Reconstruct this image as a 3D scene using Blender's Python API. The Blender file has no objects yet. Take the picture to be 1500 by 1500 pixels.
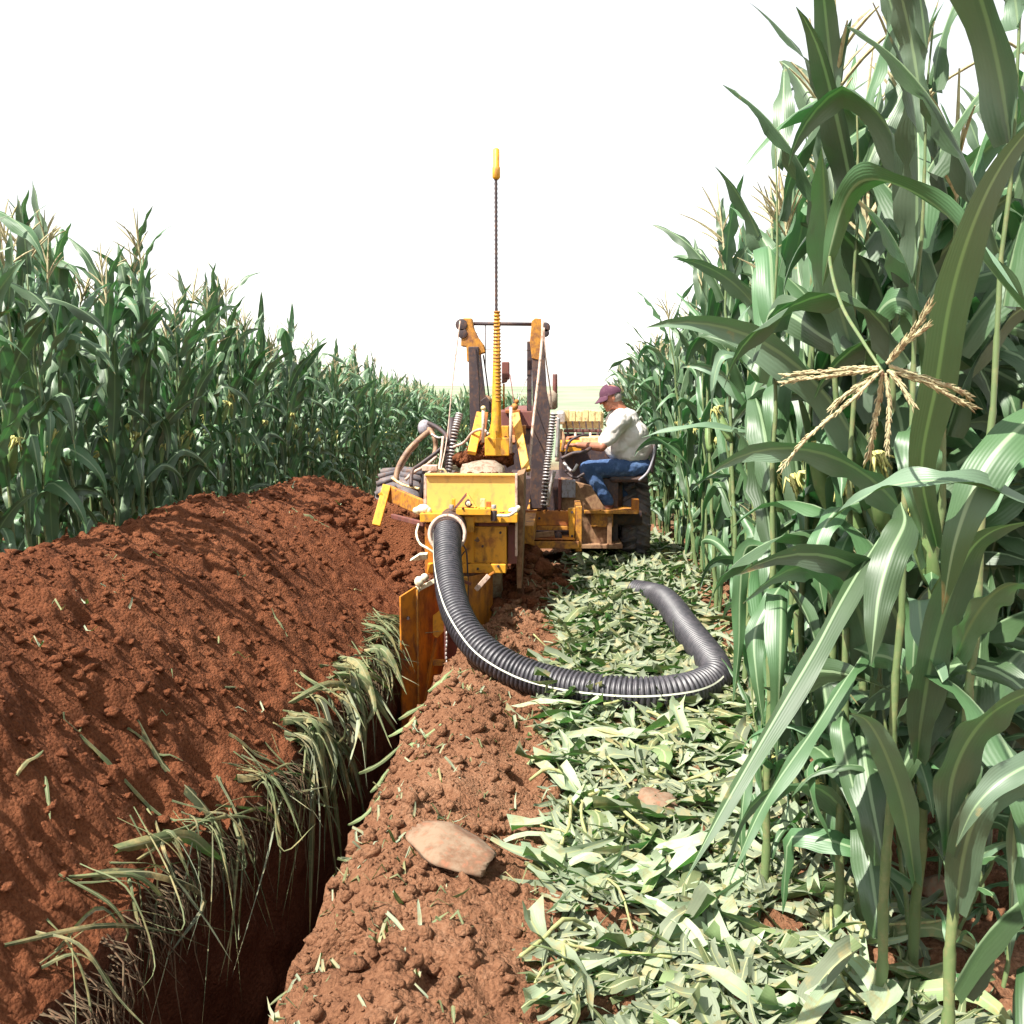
import bpy, math, random
import numpy as np
from mathutils import Vector, Matrix

# ------------------------------------------------------------ camera, light
sc = bpy.context.scene
COL = sc.collection
H, FPX = 1.8, 1400.0
PITCH = math.atan(182 / FPX)
YAW = math.atan(50 / FPX * math.cos(PITCH))
cam_d = bpy.data.cameras.new('camera')
cam_d.sensor_width = 36.0
cam_d.lens = 36.0 * FPX / 1500.0
cam_d.clip_start = 0.05
cam_d.clip_end = 3000
cam = bpy.data.objects.new('camera', cam_d)
COL.objects.link(cam)
cam.location = (0, 0, H)
cam.rotation_euler = (math.pi / 2 - PITCH, 0, YAW)
sc.camera = cam

SUN = Vector((-0.46, -0.34, 0.85)).normalized()
SUN_EL = math.asin(SUN.z)
world = bpy.data.worlds.new('World')
sc.world = world
world.use_nodes = True
wn, wl = world.node_tree.nodes, world.node_tree.links
wn.clear()
sky = wn.new('ShaderNodeTexSky')
sky.sky_type = 'NISHITA'
sky.sun_disc = False
sky.sun_elevation = SUN_EL
sky.sun_rotation = math.atan2(SUN.x, SUN.y)
sky.air_density = 1.7
sky.dust_density = 0.5
sky.ozone_density = 1.0
hs = wn.new('ShaderNodeHueSaturation')
hs.inputs['Saturation'].default_value = 0.15
bg = wn.new('ShaderNodeBackground')
bg.inputs['Strength'].default_value = 0.105
wo = wn.new('ShaderNodeOutputWorld')
wl.new(sky.outputs[0], hs.inputs['Color'])
wl.new(hs.outputs[0], bg.inputs['Color'])
wl.new(bg.outputs[0], wo.inputs['Surface'])

sun_d = bpy.data.lights.new('sun', 'SUN')
sun_d.energy = 5.0
sun_d.angle = math.radians(0.55)
sun_d.color = (1.0, 0.955, 0.87)
sun = bpy.data.objects.new('sun', sun_d)
COL.objects.link(sun)
sun.rotation_euler = (-SUN).to_track_quat('-Z', 'Y').to_euler()

sc.view_settings.view_transform = 'Standard'
sc.view_settings.look = 'None'
sc.view_settings.exposure = 1.22
sc.view_settings.gamma = 1.0
sc.view_settings.use_curve_mapping = False
sc.render.engine = 'CYCLES'
sc.cycles.max_bounces = 6
sc.cycles.diffuse_bounces = 3
sc.cycles.glossy_bounces = 2
sc.cycles.transmission_bounces = 3
sc.cycles.transparent_max_bounces = 4
sc.cycles.use_adaptive_sampling = True
sc.cycles.adaptive_threshold = 0.02

# ------------------------------------------------------------ small helpers
CM = Matrix.LocRotScale(cam.location, cam.rotation_euler, None)
R3 = CM.to_3x3()


def W(px, py, Y):
    """world point at forward distance Y on the line of sight of a photo pixel"""
    d = R3 @ Vector(((px - 750) / FPX, (750 - py) / FPX, -1.0))
    return Vector((0, 0, H)) + d * (Y / d.y)


def tag(o, label=None, cat=None, group=None, kind=None):
    if label: o['label'] = label
    if cat: o['category'] = cat
    if group: o['group'] = group
    if kind: o['kind'] = kind
    return o


def link(name, data, parent=None):
    o = bpy.data.objects.new(name, data)
    COL.objects.link(o)
    if parent is not None:
        o.parent = parent
    return o


def thing(name, label, cat, loc=(0, 0, 0), rz=0.0, group=None):
    o = link(name, None)
    o.location = loc
    o.rotation_euler = (0, 0, rz)
    o.empty_display_size = 0.1
    return tag(o, label, cat, group)


def mesh_np(name, V, F, mat=None, uv=None, smooth=True):
    """V (n,3), F (m,4) or (m,3) -> mesh; uv per vertex"""
    V = np.asarray(V, np.float32)
    F = np.asarray(F, np.int32)
    me = bpy.data.meshes.new(name)
    k = F.shape[1]
    me.vertices.add(len(V)); me.vertices.foreach_set('co', V.ravel())
    me.loops.add(F.size); me.loops.foreach_set('vertex_index', F.ravel())
    me.polygons.add(len(F))
    me.polygons.foreach_set('loop_start', np.arange(0, F.size, k, dtype=np.int32))
    me.polygons.foreach_set('loop_total', np.full(len(F), k, np.int32))
    me.polygons.foreach_set('use_smooth', np.full(len(F), smooth, bool))
    if uv is not None:
        l = me.uv_layers.new(name='UVMap')
        l.data.foreach_set('uv', np.asarray(uv, np.float32)[F.ravel()].ravel())
    me.update(calc_edges=True)
    me.validate()
    if mat: me.materials.append(mat)
    return me


class MB:
    """mesh builder: collects shapes, builds ONE mesh object"""
    def __init__(self, origin=(0, 0, 0)):
        self.v, self.f = [], []
        self.o = Vector(origin)

    def add(self, vs, fs):
        n = len(self.v)
        self.v += [tuple(Vector(p) - self.o) for p in vs]
        self.f += [tuple(i + n for i in f) for f in fs]
        return self

    def box(self, a, b):
        x0, x1 = sorted((a[0], b[0])); y0, y1 = sorted((a[1], b[1])); z0, z1 = sorted((a[2], b[2]))
        vs = [(x, y, z) for z in (z0, z1) for y in (y0, y1) for x in (x0, x1)]
        return self.add(vs, [(0, 2, 3, 1), (4, 5, 7, 6), (0, 1, 5, 4), (2, 6, 7, 3), (0, 4, 6, 2), (1, 3, 7, 5)])

    def pbox(self, x0, x1, y0, y1, Y, d):
        """box whose face at distance Y covers a photo rectangle, d metres deep"""
        a, b = W(x0, y0, Y), W(x1, y1, Y)
        return self.box(a, (b.x, Y + d, b.z))

    def beam(self, p, q, w, h, up=(0, 0, 1)):
        p, q = Vector(p), Vector(q)
        t = (q - p).normalized()
        s = t.cross(Vector(up))
        if s.length < 1e-3: s = t.cross(Vector((0, 1, 0)))
        s.normalize(); n = s.cross(t)
        vs = [c + s * (w / 2 * i) + n * (h / 2 * j) for c in (p, q) for i, j in ((-1, -1), (1, -1), (1, 1), (-1, 1))]
        return self.add(vs, [(3, 2, 1, 0), (4, 5, 6, 7), (0, 1, 5, 4), (1, 2, 6, 5), (2, 3, 7, 6), (3, 0, 4, 7)])

    def prism(self, poly, off):
        """extrude a 3D polygon by a vector"""
        n = len(poly); off = Vector(off)
        vs = [Vector(p) for p in poly] + [Vector(p) + off for p in poly]
        fs = [tuple(range(n))[::-1], tuple(range(n, 2 * n))] + [(i, (i + 1) % n, (i + 1) % n + n, i + n) for i in range(n)]
        return self.add(vs, fs)

    def tube(self, pts, r, seg=8, cap=True):
        pts = [Vector(p) for p in pts]
        rs = r if isinstance(r, (list, tuple)) else [r] * len(pts)
        n = len(self.v)
        t0 = (pts[1] - pts[0]).normalized()
        s = t0.cross(Vector((0.1, 0.2, 1)));
        if s.length < 1e-3: s = t0.cross(Vector((0, 1, 0)))
        s.normalize()
        for i, p in enumerate(pts):
            t = (pts[min(i + 1, len(pts) - 1)] - pts[max(i - 1, 0)]).normalized()
            s = (s - t * s.dot(t)).normalized(); m = t.cross(s)
            for k in range(seg):
                a = 2 * math.pi * k / seg
                self.v.append(tuple(p + (s * math.cos(a) + m * math.sin(a)) * rs[i] - self.o))
        for i in range(len(pts) - 1):
            for k in range(seg):
                a, b = n + i * seg + k, n + i * seg + (k + 1) % seg
                self.f.append((a, b, b + seg, a + seg))
        if cap:
            self.f.append(tuple(range(n, n + seg))[::-1])
            e = n + (len(pts) - 1) * seg
            self.f.append(tuple(range(e, e + seg)))
        return self

    def cyl(self, p, q, r, seg=16, r2=None):
        return self.tube([p, q], [r, r if r2 is None else r2], seg)

    def ball(self, c, rx, ry, rz, seg=12, rings=8, rot=None):
        vs, fs = [], []
        c = Vector(c)
        for i in range(rings + 1):
            th = math.pi * i / rings
            for k in range(seg):
                a = 2 * math.pi * k / seg
                p = Vector((rx * math.sin(th) * math.cos(a), ry * math.sin(th) * math.sin(a), rz * math.cos(th)))
                if rot is not None: p = rot @ p
                vs.append(c + p)
        for i in range(rings):
            for k in range(seg):
                a, b = i * seg + k, i * seg + (k + 1) % seg
                fs.append((a, a + seg, b + seg, b))
        return self.add(vs, fs)

    def capsule(self, p, q, r1, r2, seg=14):
        p, q = Vector(p), Vector(q)
        t = (q - p).normalized()
        pts, rs = [], []
        for i in range(5):
            a = math.pi / 2 * i / 4
            pts.append(p - t * r1 * math.cos(a)); rs.append(max(r1 * math.sin(a), 1e-4))
        for i in range(1, 5):
            a = math.pi / 2 * i / 4
            if i == 1: pts.append(q); rs.append(r2)
            pts.append(q + t * r2 * math.sin(a)); rs.append(max(r2 * math.cos(a), 1e-4))
        return self.tube(pts, rs, seg)

    def build(self, name, mat, parent=None, smooth=False, bevel=0.0, label=None):
        me = bpy.data.meshes.new(name)
        me.from_pydata(self.v, [], self.f)
        me.validate()
        me.polygons.foreach_set('use_smooth', [smooth] * len(me.polygons))
        if mat: me.materials.append(mat)
        o = link(name, me, parent)
        o.location = self.o
        if bevel:
            b = o.modifiers.new('bevel', 'BEVEL'); b.width = bevel; b.segments = 2
            b.limit_method = 'ANGLE'; b.angle_limit = math.radians(40)
        if label: o['label'] = label
        return o


def spline(pts, n):
    """Catmull-Rom through points, n samples"""
    P = [Vector(p) for p in pts]
    P = [P[0] * 2 - P[1]] + P + [P[-1] * 2 - P[-2]]
    out = []
    m = len(P) - 3
    for i in range(n):
        u = i / (n - 1) * m
        k = min(int(u), m - 1); t = u - k
        a, b, c, d = P[k:k + 4]
        out.append(0.5 * ((2 * b) + (c - a) * t + (2 * a - 5 * b + 4 * c - d) * t * t + (3 * b - a - 3 * c + d) * t ** 3))
    return out


# ------------------------------------------------------------ noise (numpy)
_rs = np.random.RandomState(11)
_T = _rs.rand(6, 512, 512)


def vnoise(x, y, s=0):
    T = _T[s % 6]
    xi, yi = np.floor(x).astype(int), np.floor(y).astype(int)
    fx, fy = x - xi, y - yi
    fx, fy = fx * fx * (3 - 2 * fx), fy * fy * (3 - 2 * fy)
    a = T[xi & 511, yi & 511]; b = T[(xi + 1) & 511, yi & 511]
    c = T[xi & 511, (yi + 1) & 511]; d = T[(xi + 1) & 511, (yi + 1) & 511]
    return (a * (1 - fx) + b * fx) * (1 - fy) + (c * (1 - fx) + d * fx) * fy


def fbm(x, y, o=4, s=0):
    v, a, t = 0, 0.5, 0
    for i in range(o):
        v = v + a * (vnoise(x * 2 ** i + 17.3 * i, y * 2 ** i + 5.1 * i, s + i) - 0.5); a *= 0.5
    return v


def clods(x, y, cell, prob, s=0):
    """rounded lumps, height in metres (about 0.4 cell)"""
    x, y = x / cell, y / cell
    xi, yi = np.floor(x).astype(int), np.floor(y).astype(int)
    h = np.zeros_like(x)
    for dx in (-1, 0, 1):
        for dy in (-1, 0, 1):
            cx, cy = (xi + dx) & 511, (yi + dy) & 511
            jx = xi + dx + _T[s % 6][cx, cy]; jy = yi + dy + _T[(s + 1) % 6][cx, cy]
            r = 0.25 + 0.45 * _T[(s + 2) % 6][cx, cy]
            on = (_T[(s + 3) % 6][cx, cy] < prob)
            e = 0.7 + 0.6 * _T[(s + 4) % 6][cx, cy]
            d2 = ((x - jx) ** 2 * e + (y - jy) ** 2 / e) / r ** 2
            h = np.maximum(h, np.where(on, np.sqrt(np.clip(1 - d2, 0, 1)) * r, 0))
    return h * cell * 0.85


def sst(a, b, x):
    t = np.clip((x - a) / (b - a), 0, 1)
    return t * t * (3 - 2 * t)


# ------------------------------------------------------------ materials
def newmat(name):
    m = bpy.data.materials.new(name)
    m.use_nodes = True
    nt = m.node_tree
    return m, nt.nodes, nt.links, nt.nodes['Principled BSDF']


def ramp(n, stops):
    r = n.new('ShaderNodeValToRGB')
    e = r.color_ramp.elements
    e[0].position, e[0].color = stops[0][0], (*stops[0][1], 1)
    e[1].position, e[1].color = stops[-1][0], (*stops[-1][1], 1)
    for p, c in stops[1:-1]:
        k = e.new(p); k.color = (*c, 1)
    return r


def noise_tex(n, l, scale, detail=6, rough=0.6, src='Object', tc=None):
    tc = tc or n.new('ShaderNodeTexCoord')
    t = n.new('ShaderNodeTexNoise')
    t.inputs['Scale'].default_value = scale
    t.inputs['Detail'].default_value = detail
    t.inputs['Roughness'].default_value = rough
    l.new(tc.outputs[src], t.inputs['Vector'])
    return t


def soil_mat(name='red_soil', a=(0.060, 0.018, 0.008), b=(0.150, 0.050, 0.021), c=(0.25, 0.096, 0.045)):
    m, n, l, p = newmat(name)
    t1 = noise_tex(n, l, 1.7, 8, 0.65)
    r1 = ramp(n, [(0.3, a), (0.5, b), (0.72, c)])
    t2 = noise_tex(n, l, 55, 5, 0.7)
    mx = n.new('ShaderNodeMix'); mx.data_type = 'FLOAT'
    mx.inputs[0].default_value = 0.55
    l.new(t1.outputs['Fac'], mx.inputs[2]); l.new(t2.outputs['Fac'], mx.inputs[3])
    l.new(mx.outputs[0], r1.inputs['Fac'])
    l.new(r1.outputs['Color'], p.inputs['Base Color'])
    p.inputs['Roughness'].default_value = 0.95
    p.inputs['Specular IOR Level'].default_value = 0.15
    vo = n.new('ShaderNodeTexVoronoi'); vo.inputs['Scale'].default_value = 70
    l.new(t1.id_data.nodes[t1.name].inputs['Vector'].links[0].from_socket, vo.inputs['Vector'])
    t3 = noise_tex(n, l, 130, 4, 0.7)
    ad = n.new('ShaderNodeMath'); ad.operation = 'SUBTRACT'
    l.new(t3.outputs['Fac'], ad.inputs[0]); l.new(vo.outputs['Distance'], ad.inputs[1])
    bp = n.new('ShaderNodeBump'); bp.inputs['Strength'].default_value = 0.9
    bp.inputs['Distance'].default_value = 0.012
    l.new(ad.outputs[0], bp.inputs['Height']); l.new(bp.outputs[0], p.inputs['Normal'])
    return m


def leaf_mat(name, front, back, rib, trans=0.28, rough=0.42, dry=0.0, var=0.35, spec=0.5, tip=0):
    m, n, l, p = newmat(name)
    uv = n.new('ShaderNodeUVMap')
    sx = n.new('ShaderNodeSeparateXYZ'); l.new(uv.outputs[0], sx.inputs[0])
    # distance from the midrib
    s = n.new('ShaderNodeMath'); s.operation = 'SUBTRACT'; s.inputs[1].default_value = 0.5
    ab = n.new('ShaderNodeMath'); ab.operation = 'ABSOLUTE'
    l.new(sx.outputs[0], s.inputs[0]); l.new(s.outputs[0], ab.inputs[0])
    rr = n.new('ShaderNodeMapRange'); rr.inputs[1].default_value = 0.03; rr.inputs[2].default_value = 0.065
    rr.inputs[3].default_value = 1; rr.inputs[4].default_value = 0
    l.new(ab.outputs[0], rr.inputs[0])
    # veins
    wv = n.new('ShaderNodeMath'); wv.operation = 'SINE'
    ml = n.new('ShaderNodeMath'); ml.operation = 'MULTIPLY'; ml.inputs[1].default_value = 75
    l.new(sx.outputs[0], ml.inputs[0]); l.new(ml.outputs[0], wv.inputs[0])
    bk = n.new('ShaderNodeNewGeometry')
    mc = n.new('ShaderNodeMix'); mc.data_type = 'RGBA'
    mc.inputs[6].default_value = (*front, 1); mc.inputs[7].default_value = (*back, 1)
    l.new(bk.outputs['Backfacing'], mc.inputs[0])
    # variation by object and place
    oi = n.new('ShaderNodeObjectInfo')
    nt = noise_tex(n, l, 2.3, 3, 0.5, 'Generated')
    gp = n.new('ShaderNodeTexNoise'); gp.inputs['Scale'].default_value = 3.5; gp.inputs['Detail'].default_value = 4
    l.new(bk.outputs['Position'], gp.inputs['Vector'])
    av = n.new('ShaderNodeMath'); av.operation = 'ADD'
    l.new(oi.outputs['Random'], av.inputs[0]); l.new(gp.outputs['Fac'], av.inputs[1])
    mr = n.new('ShaderNodeMapRange'); mr.inputs[1].default_value = 0.3; mr.inputs[2].default_value = 1.7
    mr.inputs[3].default_value = 1 - var; mr.inputs[4].default_value = 1 + var
    l.new(av.outputs[0], mr.inputs[0])
    hv = n.new('ShaderNodeHueSaturation')
    l.new(mc.outputs[2], hv.inputs['Color']); l.new(mr.outputs[0], hv.inputs['Value'])
    hr = n.new('ShaderNodeMapRange'); hr.inputs[3].default_value = 0.485; hr.inputs[4].default_value = 0.515
    l.new(oi.outputs['Random'], hr.inputs[0]); l.new(hr.outputs[0], hv.inputs['Hue'])
    col = hv.outputs['Color']
    if dry:
        dn = noise_tex(n, l, 9, 5, 0.7)
        dr = n.new('ShaderNodeMapRange'); dr.inputs[1].default_value = 0.62 - dry * 0.3; dr.inputs[2].default_value = 0.72
        l.new(dn.outputs['Fac'], dr.inputs[0])
        dm = n.new('ShaderNodeMix'); dm.data_type = 'RGBA'
        dm.inputs[7].default_value = (0.36, 0.27, 0.12, 1)
        l.new(dr.outputs[0], dm.inputs[0]); l.new(col, dm.inputs[6]); col = dm.outputs[2]
    if tip:   # brown tips and blemishes
        tn = n.new('ShaderNodeTexNoise'); tn.inputs['Scale'].default_value = 14; tn.inputs['Detail'].default_value = 5
        l.new(bk.outputs['Position'], tn.inputs['Vector'])
        t1 = n.new('ShaderNodeMath'); t1.operation = 'MULTIPLY_ADD'; t1.inputs[1].default_value = 0.55
        l.new(sx.outputs[1], t1.inputs[0]); l.new(tn.outputs['Fac'], t1.inputs[2])
        t2 = n.new('ShaderNodeMapRange'); t2.inputs[1].default_value = 1.10; t2.inputs[2].default_value = 1.20
        l.new(t1.outputs[0], t2.inputs[0])
        t3 = n.new('ShaderNodeMix'); t3.data_type = 'RGBA'; t3.inputs[7].default_value = (0.30, 0.22, 0.09, 1)
        l.new(t2.outputs[0], t3.inputs[0]); l.new(col, t3.inputs[6]); col = t3.outputs[2]
    rm = n.new('ShaderNodeMix'); rm.data_type = 'RGBA'; rm.inputs[7].default_value = (*rib, 1)
    l.new(rr.outputs[0], rm.inputs[0]); l.new(col, rm.inputs[6])
    l.new(rm.outputs[2], p.inputs['Base Color'])
    p.inputs['Roughness'].default_value = rough
    p.inputs['Specular IOR Level'].default_value = spec
    bp = n.new('ShaderNodeBump'); bp.inputs['Strength'].default_value = 0.15; bp.inputs['Distance'].default_value = 0.001
    l.new(wv.outputs[0], bp.inputs['Height']); l.new(bp.outputs[0], p.inputs['Normal'])
    tr = n.new('ShaderNodeBsdfTranslucent')
    tc = n.new('ShaderNodeMix'); tc.data_type = 'RGBA'; tc.blend_type = 'MULTIPLY'; tc.inputs[0].default_value = 1
    tc.inputs[7].default_value = (0.40, 1.35, 0.45, 1)
    l.new(rm.outputs[2], tc.inputs[6]); l.new(tc.outputs[2], tr.inputs['Color'])
    ms = n.new('ShaderNodeMixShader'); ms.inputs[0].default_value = trans
    out = n['Material Output']
    l.new(p.outputs[0], ms.inputs[1]); l.new(tr.outputs[0], ms.inputs[2]); l.new(ms.outputs[0], out.inputs['Surface'])
    return m


def paint_mat(name, base, wear, amount=0.45, rough=0.5, scale=6, dirt=(0.16, 0.07, 0.035), dirt_amt=0.4, metal=0.0):
    m, n, l, p = newmat(name)
    a = noise_tex(n, l, scale, 8, 0.7)
    st = n.new('ShaderNodeMapping'); st.inputs['Scale'].default_value = (1, 1, 0.6)
    tc = n.new('ShaderNodeTexCoord'); l.new(tc.outputs['Object'], st.inputs[0])
    b = n.new('ShaderNodeTexNoise'); b.inputs['Scale'].default_value = scale * 4; b.inputs['Detail'].default_value = 6
    l.new(st.outputs[0], b.inputs['Vector'])
    r1 = n.new('ShaderNodeMapRange'); r1.inputs[1].default_value = 0.68 - amount * 0.35; r1.inputs[2].default_value = 0.74 - amount * 0.2
    l.new(a.outputs['Fac'], r1.inputs[0])
    m1 = n.new('ShaderNodeMix'); m1.data_type = 'RGBA'
    m1.inputs[6].default_value = (*base, 1); m1.inputs[7].default_value = (*wear, 1)
    l.new(r1.outputs[0], m1.inputs[0])
    r2 = n.new('ShaderNodeMapRange'); r2.inputs[1].default_value = 0.62 - dirt_amt * 0.3; r2.inputs[2].default_value = 0.8 - dirt_amt * 0.15
    r2.inputs[4].default_value = 0.85
    l.new(b.outputs['Fac'], r2.inputs[0])
    m2 = n.new('ShaderNodeMix'); m2.data_type = 'RGBA'; m2.inputs[7].default_value = (*dirt, 1)
    l.new(r2.outputs[0], m2.inputs[0]); l.new(m1.outputs[2], m2.inputs[6])
    l.new(m2.outputs[2], p.inputs['Base Color'])
    ro = n.new('ShaderNodeMapRange'); ro.inputs[3].default_value = rough; ro.inputs[4].default_value = 0.9
    l.new(r2.outputs[0], ro.inputs[0]); l.new(ro.outputs[0], p.inputs['Roughness'])
    p.inputs['Metallic'].default_value = metal
    bp = n.new('ShaderNodeBump'); bp.inputs['Strength'].default_value = 0.3; bp.inputs['Distance'].default_value = 0.004
    l.new(b.outputs['Fac'], bp.inputs['Height']); l.new(bp.outputs[0], p.inputs['Normal'])
    return m


M = {}
M['soil'] = soil_mat()
M['soil_dry'] = soil_mat('dry_red_soil', (0.085, 0.034, 0.017), (0.205, 0.095, 0.050), (0.32, 0.18, 0.108))
M['soil_trench_shade'] = soil_mat('shaded_trench_soil', (0.050, 0.017, 0.009), (0.095, 0.034, 0.017), (0.15, 0.058, 0.030))  # darker soil copy: the deep shade of the trench is put into its colour
M['leaf'] = leaf_mat('corn_leaf', (0.054, 0.116, 0.043), (0.112, 0.180, 0.108), (0.22, 0.31, 0.17), trans=0.12, rough=0.5, var=0.5, spec=0.8, tip=1)
M['litter'] = leaf_mat('crushed_leaf', (0.17, 0.220, 0.098), (0.275, 0.325, 0.215), (0.36, 0.38, 0.20), trans=0.18, rough=0.6, dry=0.35, var=0.6, spec=0.35)
M['torn'] = leaf_mat('torn_leaf', (0.090, 0.108, 0.048), (0.205, 0.228, 0.155), (0.27, 0.265, 0.15), trans=0.12, rough=0.65, dry=0.45, var=0.8, spec=0.3)
M['litter_stalk'] = paint_mat('broken_stalk', (0.30, 0.32, 0.13), (0.34, 0.29, 0.13), 0.5, 0.7, 12, (0.2, 0.12, 0.06), 0.4)
M['roots'] = paint_mat('roots', (0.10, 0.065, 0.035), (0.17, 0.13, 0.07), 0.5, 0.9, 20)
M['stalk'] = paint_mat('corn_stalk', (0.115, 0.165, 0.062), (0.20, 0.21, 0.09), 0.5, 0.5, 9, (0.20, 0.16, 0.07), 0.25)
M['tassel'] = paint_mat('tassel', (0.42, 0.37, 0.21), (0.28, 0.25, 0.13), 0.4, 0.8, 20)
M['husk'] = paint_mat('husk', (0.14, 0.22, 0.07), (0.20, 0.26, 0.10), 0.5, 0.6, 9, (0.25, 0.2, 0.1), 0.2)
M['silk'] = paint_mat('silk', (0.60, 0.58, 0.20), (0.45, 0.36, 0.14), 0.4, 0.8, 30)
M['yellow'] = paint_mat('yellow_paint', (0.70, 0.33, 0.020), (0.45, 0.16, 0.02), 0.4, 0.5, 5, dirt_amt=0.36)
M['hopper'] = paint_mat('hopper_paint', (0.76, 0.46, 0.11), (0.68, 0.37, 0.07), 0.3, 0.45, 5, (0.45, 0.27, 0.11), dirt_amt=0.34)
M['orange'] = paint_mat('worn_orange_paint', (0.56, 0.20, 0.012), (0.27, 0.08, 0.02), 0.75, 0.55, 4, dirt_amt=0.35)
M['rusty'] = paint_mat('rusty_yellow', (0.50, 0.215, 0.022), (0.21, 0.075, 0.03), 0.6, 0.65, 10, dirt_amt=0.5)
M['dark'] = paint_mat('dirty_dark_steel', (0.045, 0.030, 0.034), (0.10, 0.055, 0.04), 0.5, 0.6, 9, dirt_amt=0.3)
M['panel'] = paint_mat('dusty_panel', (0.29, 0.165, 0.085), (0.20, 0.095, 0.05), 0.6, 0.8, 9, (0.15, 0.07, 0.04), dirt_amt=0.5)
M['steel'] = paint_mat('bare_steel', (0.50, 0.47, 0.46), (0.3, 0.22, 0.18), 0.4, 0.4, 10, metal=0.4)
M['grey'] = paint_mat('grey_plate', (0.30, 0.29, 0.33), (0.22, 0.2, 0.2), 0.3, 0.6, 10)
M['cream'] = paint_mat('cream_paint', (0.66, 0.52, 0.26), (0.4, 0.25, 0.12), 0.3, 0.6, 10)
M['white'] = paint_mat('pale_crust', (0.78, 0.72, 0.52), (0.6, 0.5, 0.3), 0.3, 0.7, 12)
M['rubber'] = paint_mat('dusty_rubber', (0.11, 0.10, 0.11), (0.20, 0.16, 0.15), 0.6, 0.8, 8)
M['hose'] = paint_mat('hydraulic_hose', (0.30, 0.18, 0.11), (0.16, 0.10, 0.08), 0.5, 0.6, 14)
M['rod'] = paint_mat('pale_rod', (0.55, 0.40, 0.32), (0.35, 0.2, 0.14), 0.4, 0.6, 14)
M['crust'] = paint_mat('grey_crust', (0.30, 0.24, 0.18), (0.19, 0.11, 0.07), 0.5, 0.9, 12)
M['rock'] = paint_mat('pale_rock', (0.22, 0.150, 0.098), (0.15, 0.08, 0.045), 0.65, 0.95, 12, (0.28, 0.11, 0.06), 0.35)
M['red'] = paint_mat('brown_red_steel', (0.17, 0.055, 0.045), (0.1, 0.04, 0.035), 0.5, 0.7, 8)
def fabric(name, c, c2, scale, bump=0.5):
    m = paint_mat(name, c, c2, 0.5, 0.9, scale, c2, 0.2)
    return m
M['skin'] = paint_mat('sunburnt_skin', (0.38, 0.15, 0.09), (0.40, 0.12, 0.07), 0.4, 0.5, 14, (0.40, 0.17, 0.10), 0.1)
M['shirt'] = fabric('white_shirt', (0.62, 0.58, 0.54), (0.56, 0.51, 0.47), 9)
M['jeans'] = fabric('blue_jeans', (0.035, 0.075, 0.18), (0.08, 0.14, 0.27), 14)
M['cap'] = fabric('maroon_cap', (0.075, 0.022, 0.045), (0.12, 0.05, 0.07), 20)
M['shoe'] = fabric('brown_boot', (0.16, 0.055, 0.035), (0.1, 0.04, 0.03), 12)
M['hair'] = fabric('grey_hair', (0.30, 0.26, 0.22), (0.2, 0.17, 0.15), 40)
m, n, l, p = newmat('black_pipe')
p.inputs['Base Color'].default_value = (0.035, 0.033, 0.040, 1); p.inputs['Roughness'].default_value = 0.5
nz = noise_tex(n, l, 25, 5, 0.7); rp = ramp(n, [(0.42, (0.020, 0.019, 0.026)), (0.75, (0.075, 0.065, 0.075))])
l.new(nz.outputs['Fac'], rp.inputs['Fac']); l.new(rp.outputs['Color'], p.inputs['Base Color'])
p.inputs['Specular IOR Level'].default_value = 0.8
M['pipe'] = m
m, n, l, p = newmat('pale_stripe'); p.inputs['Base Color'].default_value = (0.75, 0.76, 0.62, 1); p.inputs['Roughness'].default_value = 0.5
M['stripe'] = m

# ------------------------------------------------------------ terrain
def grade(Y):
    """the field falls gently away beyond the machine"""
    Y = np.asarray(Y, float)
    return -0.036 * np.maximum(Y - 8, 0) * sst(8, 12, Y)


def x_left(Y):
    return np.interp(Y, [0, 2.2, 3.0, 3.75, 4.2, 4.9, 6.0, 7.6, 9.0, 14], [-1.52, -1.42, -1.36, -1.29, -1.22, -1.14, -1.11, -1.10, -1.05, -1.0]) \
        + 0.10 * fbm(Y * 2.1, Y * 0 + 3, 4, 1)


def x_right(Y):
    return np.interp(Y, [0, 2.2, 3.4, 4.9, 5.8, 6.5, 7.2, 8.9, 14], [-0.82, -0.80, -0.77, -0.76, -0.69, -0.56, -0.41, -0.36, -0.4]) \
        + 0.07 * fbm(Y * 2.7, Y * 0 + 9, 4, 2)


def soil_relief(x, Y, k=1.0):
    return k * (0.10 * fbm(x * 1.6, Y * 1.6, 3, 0) + clods(x, Y, 0.26, 0.08, 3) * 0.22 + clods(x + 5, Y, 0.12, 0.20, 1) * 0.28
                + clods(x, Y + 9, 0.06, 0.45, 2) * 0.6 + 0.06 * fbm(x * 9, Y * 9, 4, 1) + clods(x + 3, Y + 2, 0.030, 0.75, 4) * 0.8 - clods(x + 2, Y + 1, 0.11, 0.45, 5) * 1.1 * sst(0.02, 0.14, fbm(x * 1.9, Y * 1.9, 2, 1)) + 0.05 * fbm(x * 6, Y * 6, 4, 5) + 0.02 * fbm(x * 30, Y * 30, 3, 3))


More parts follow.
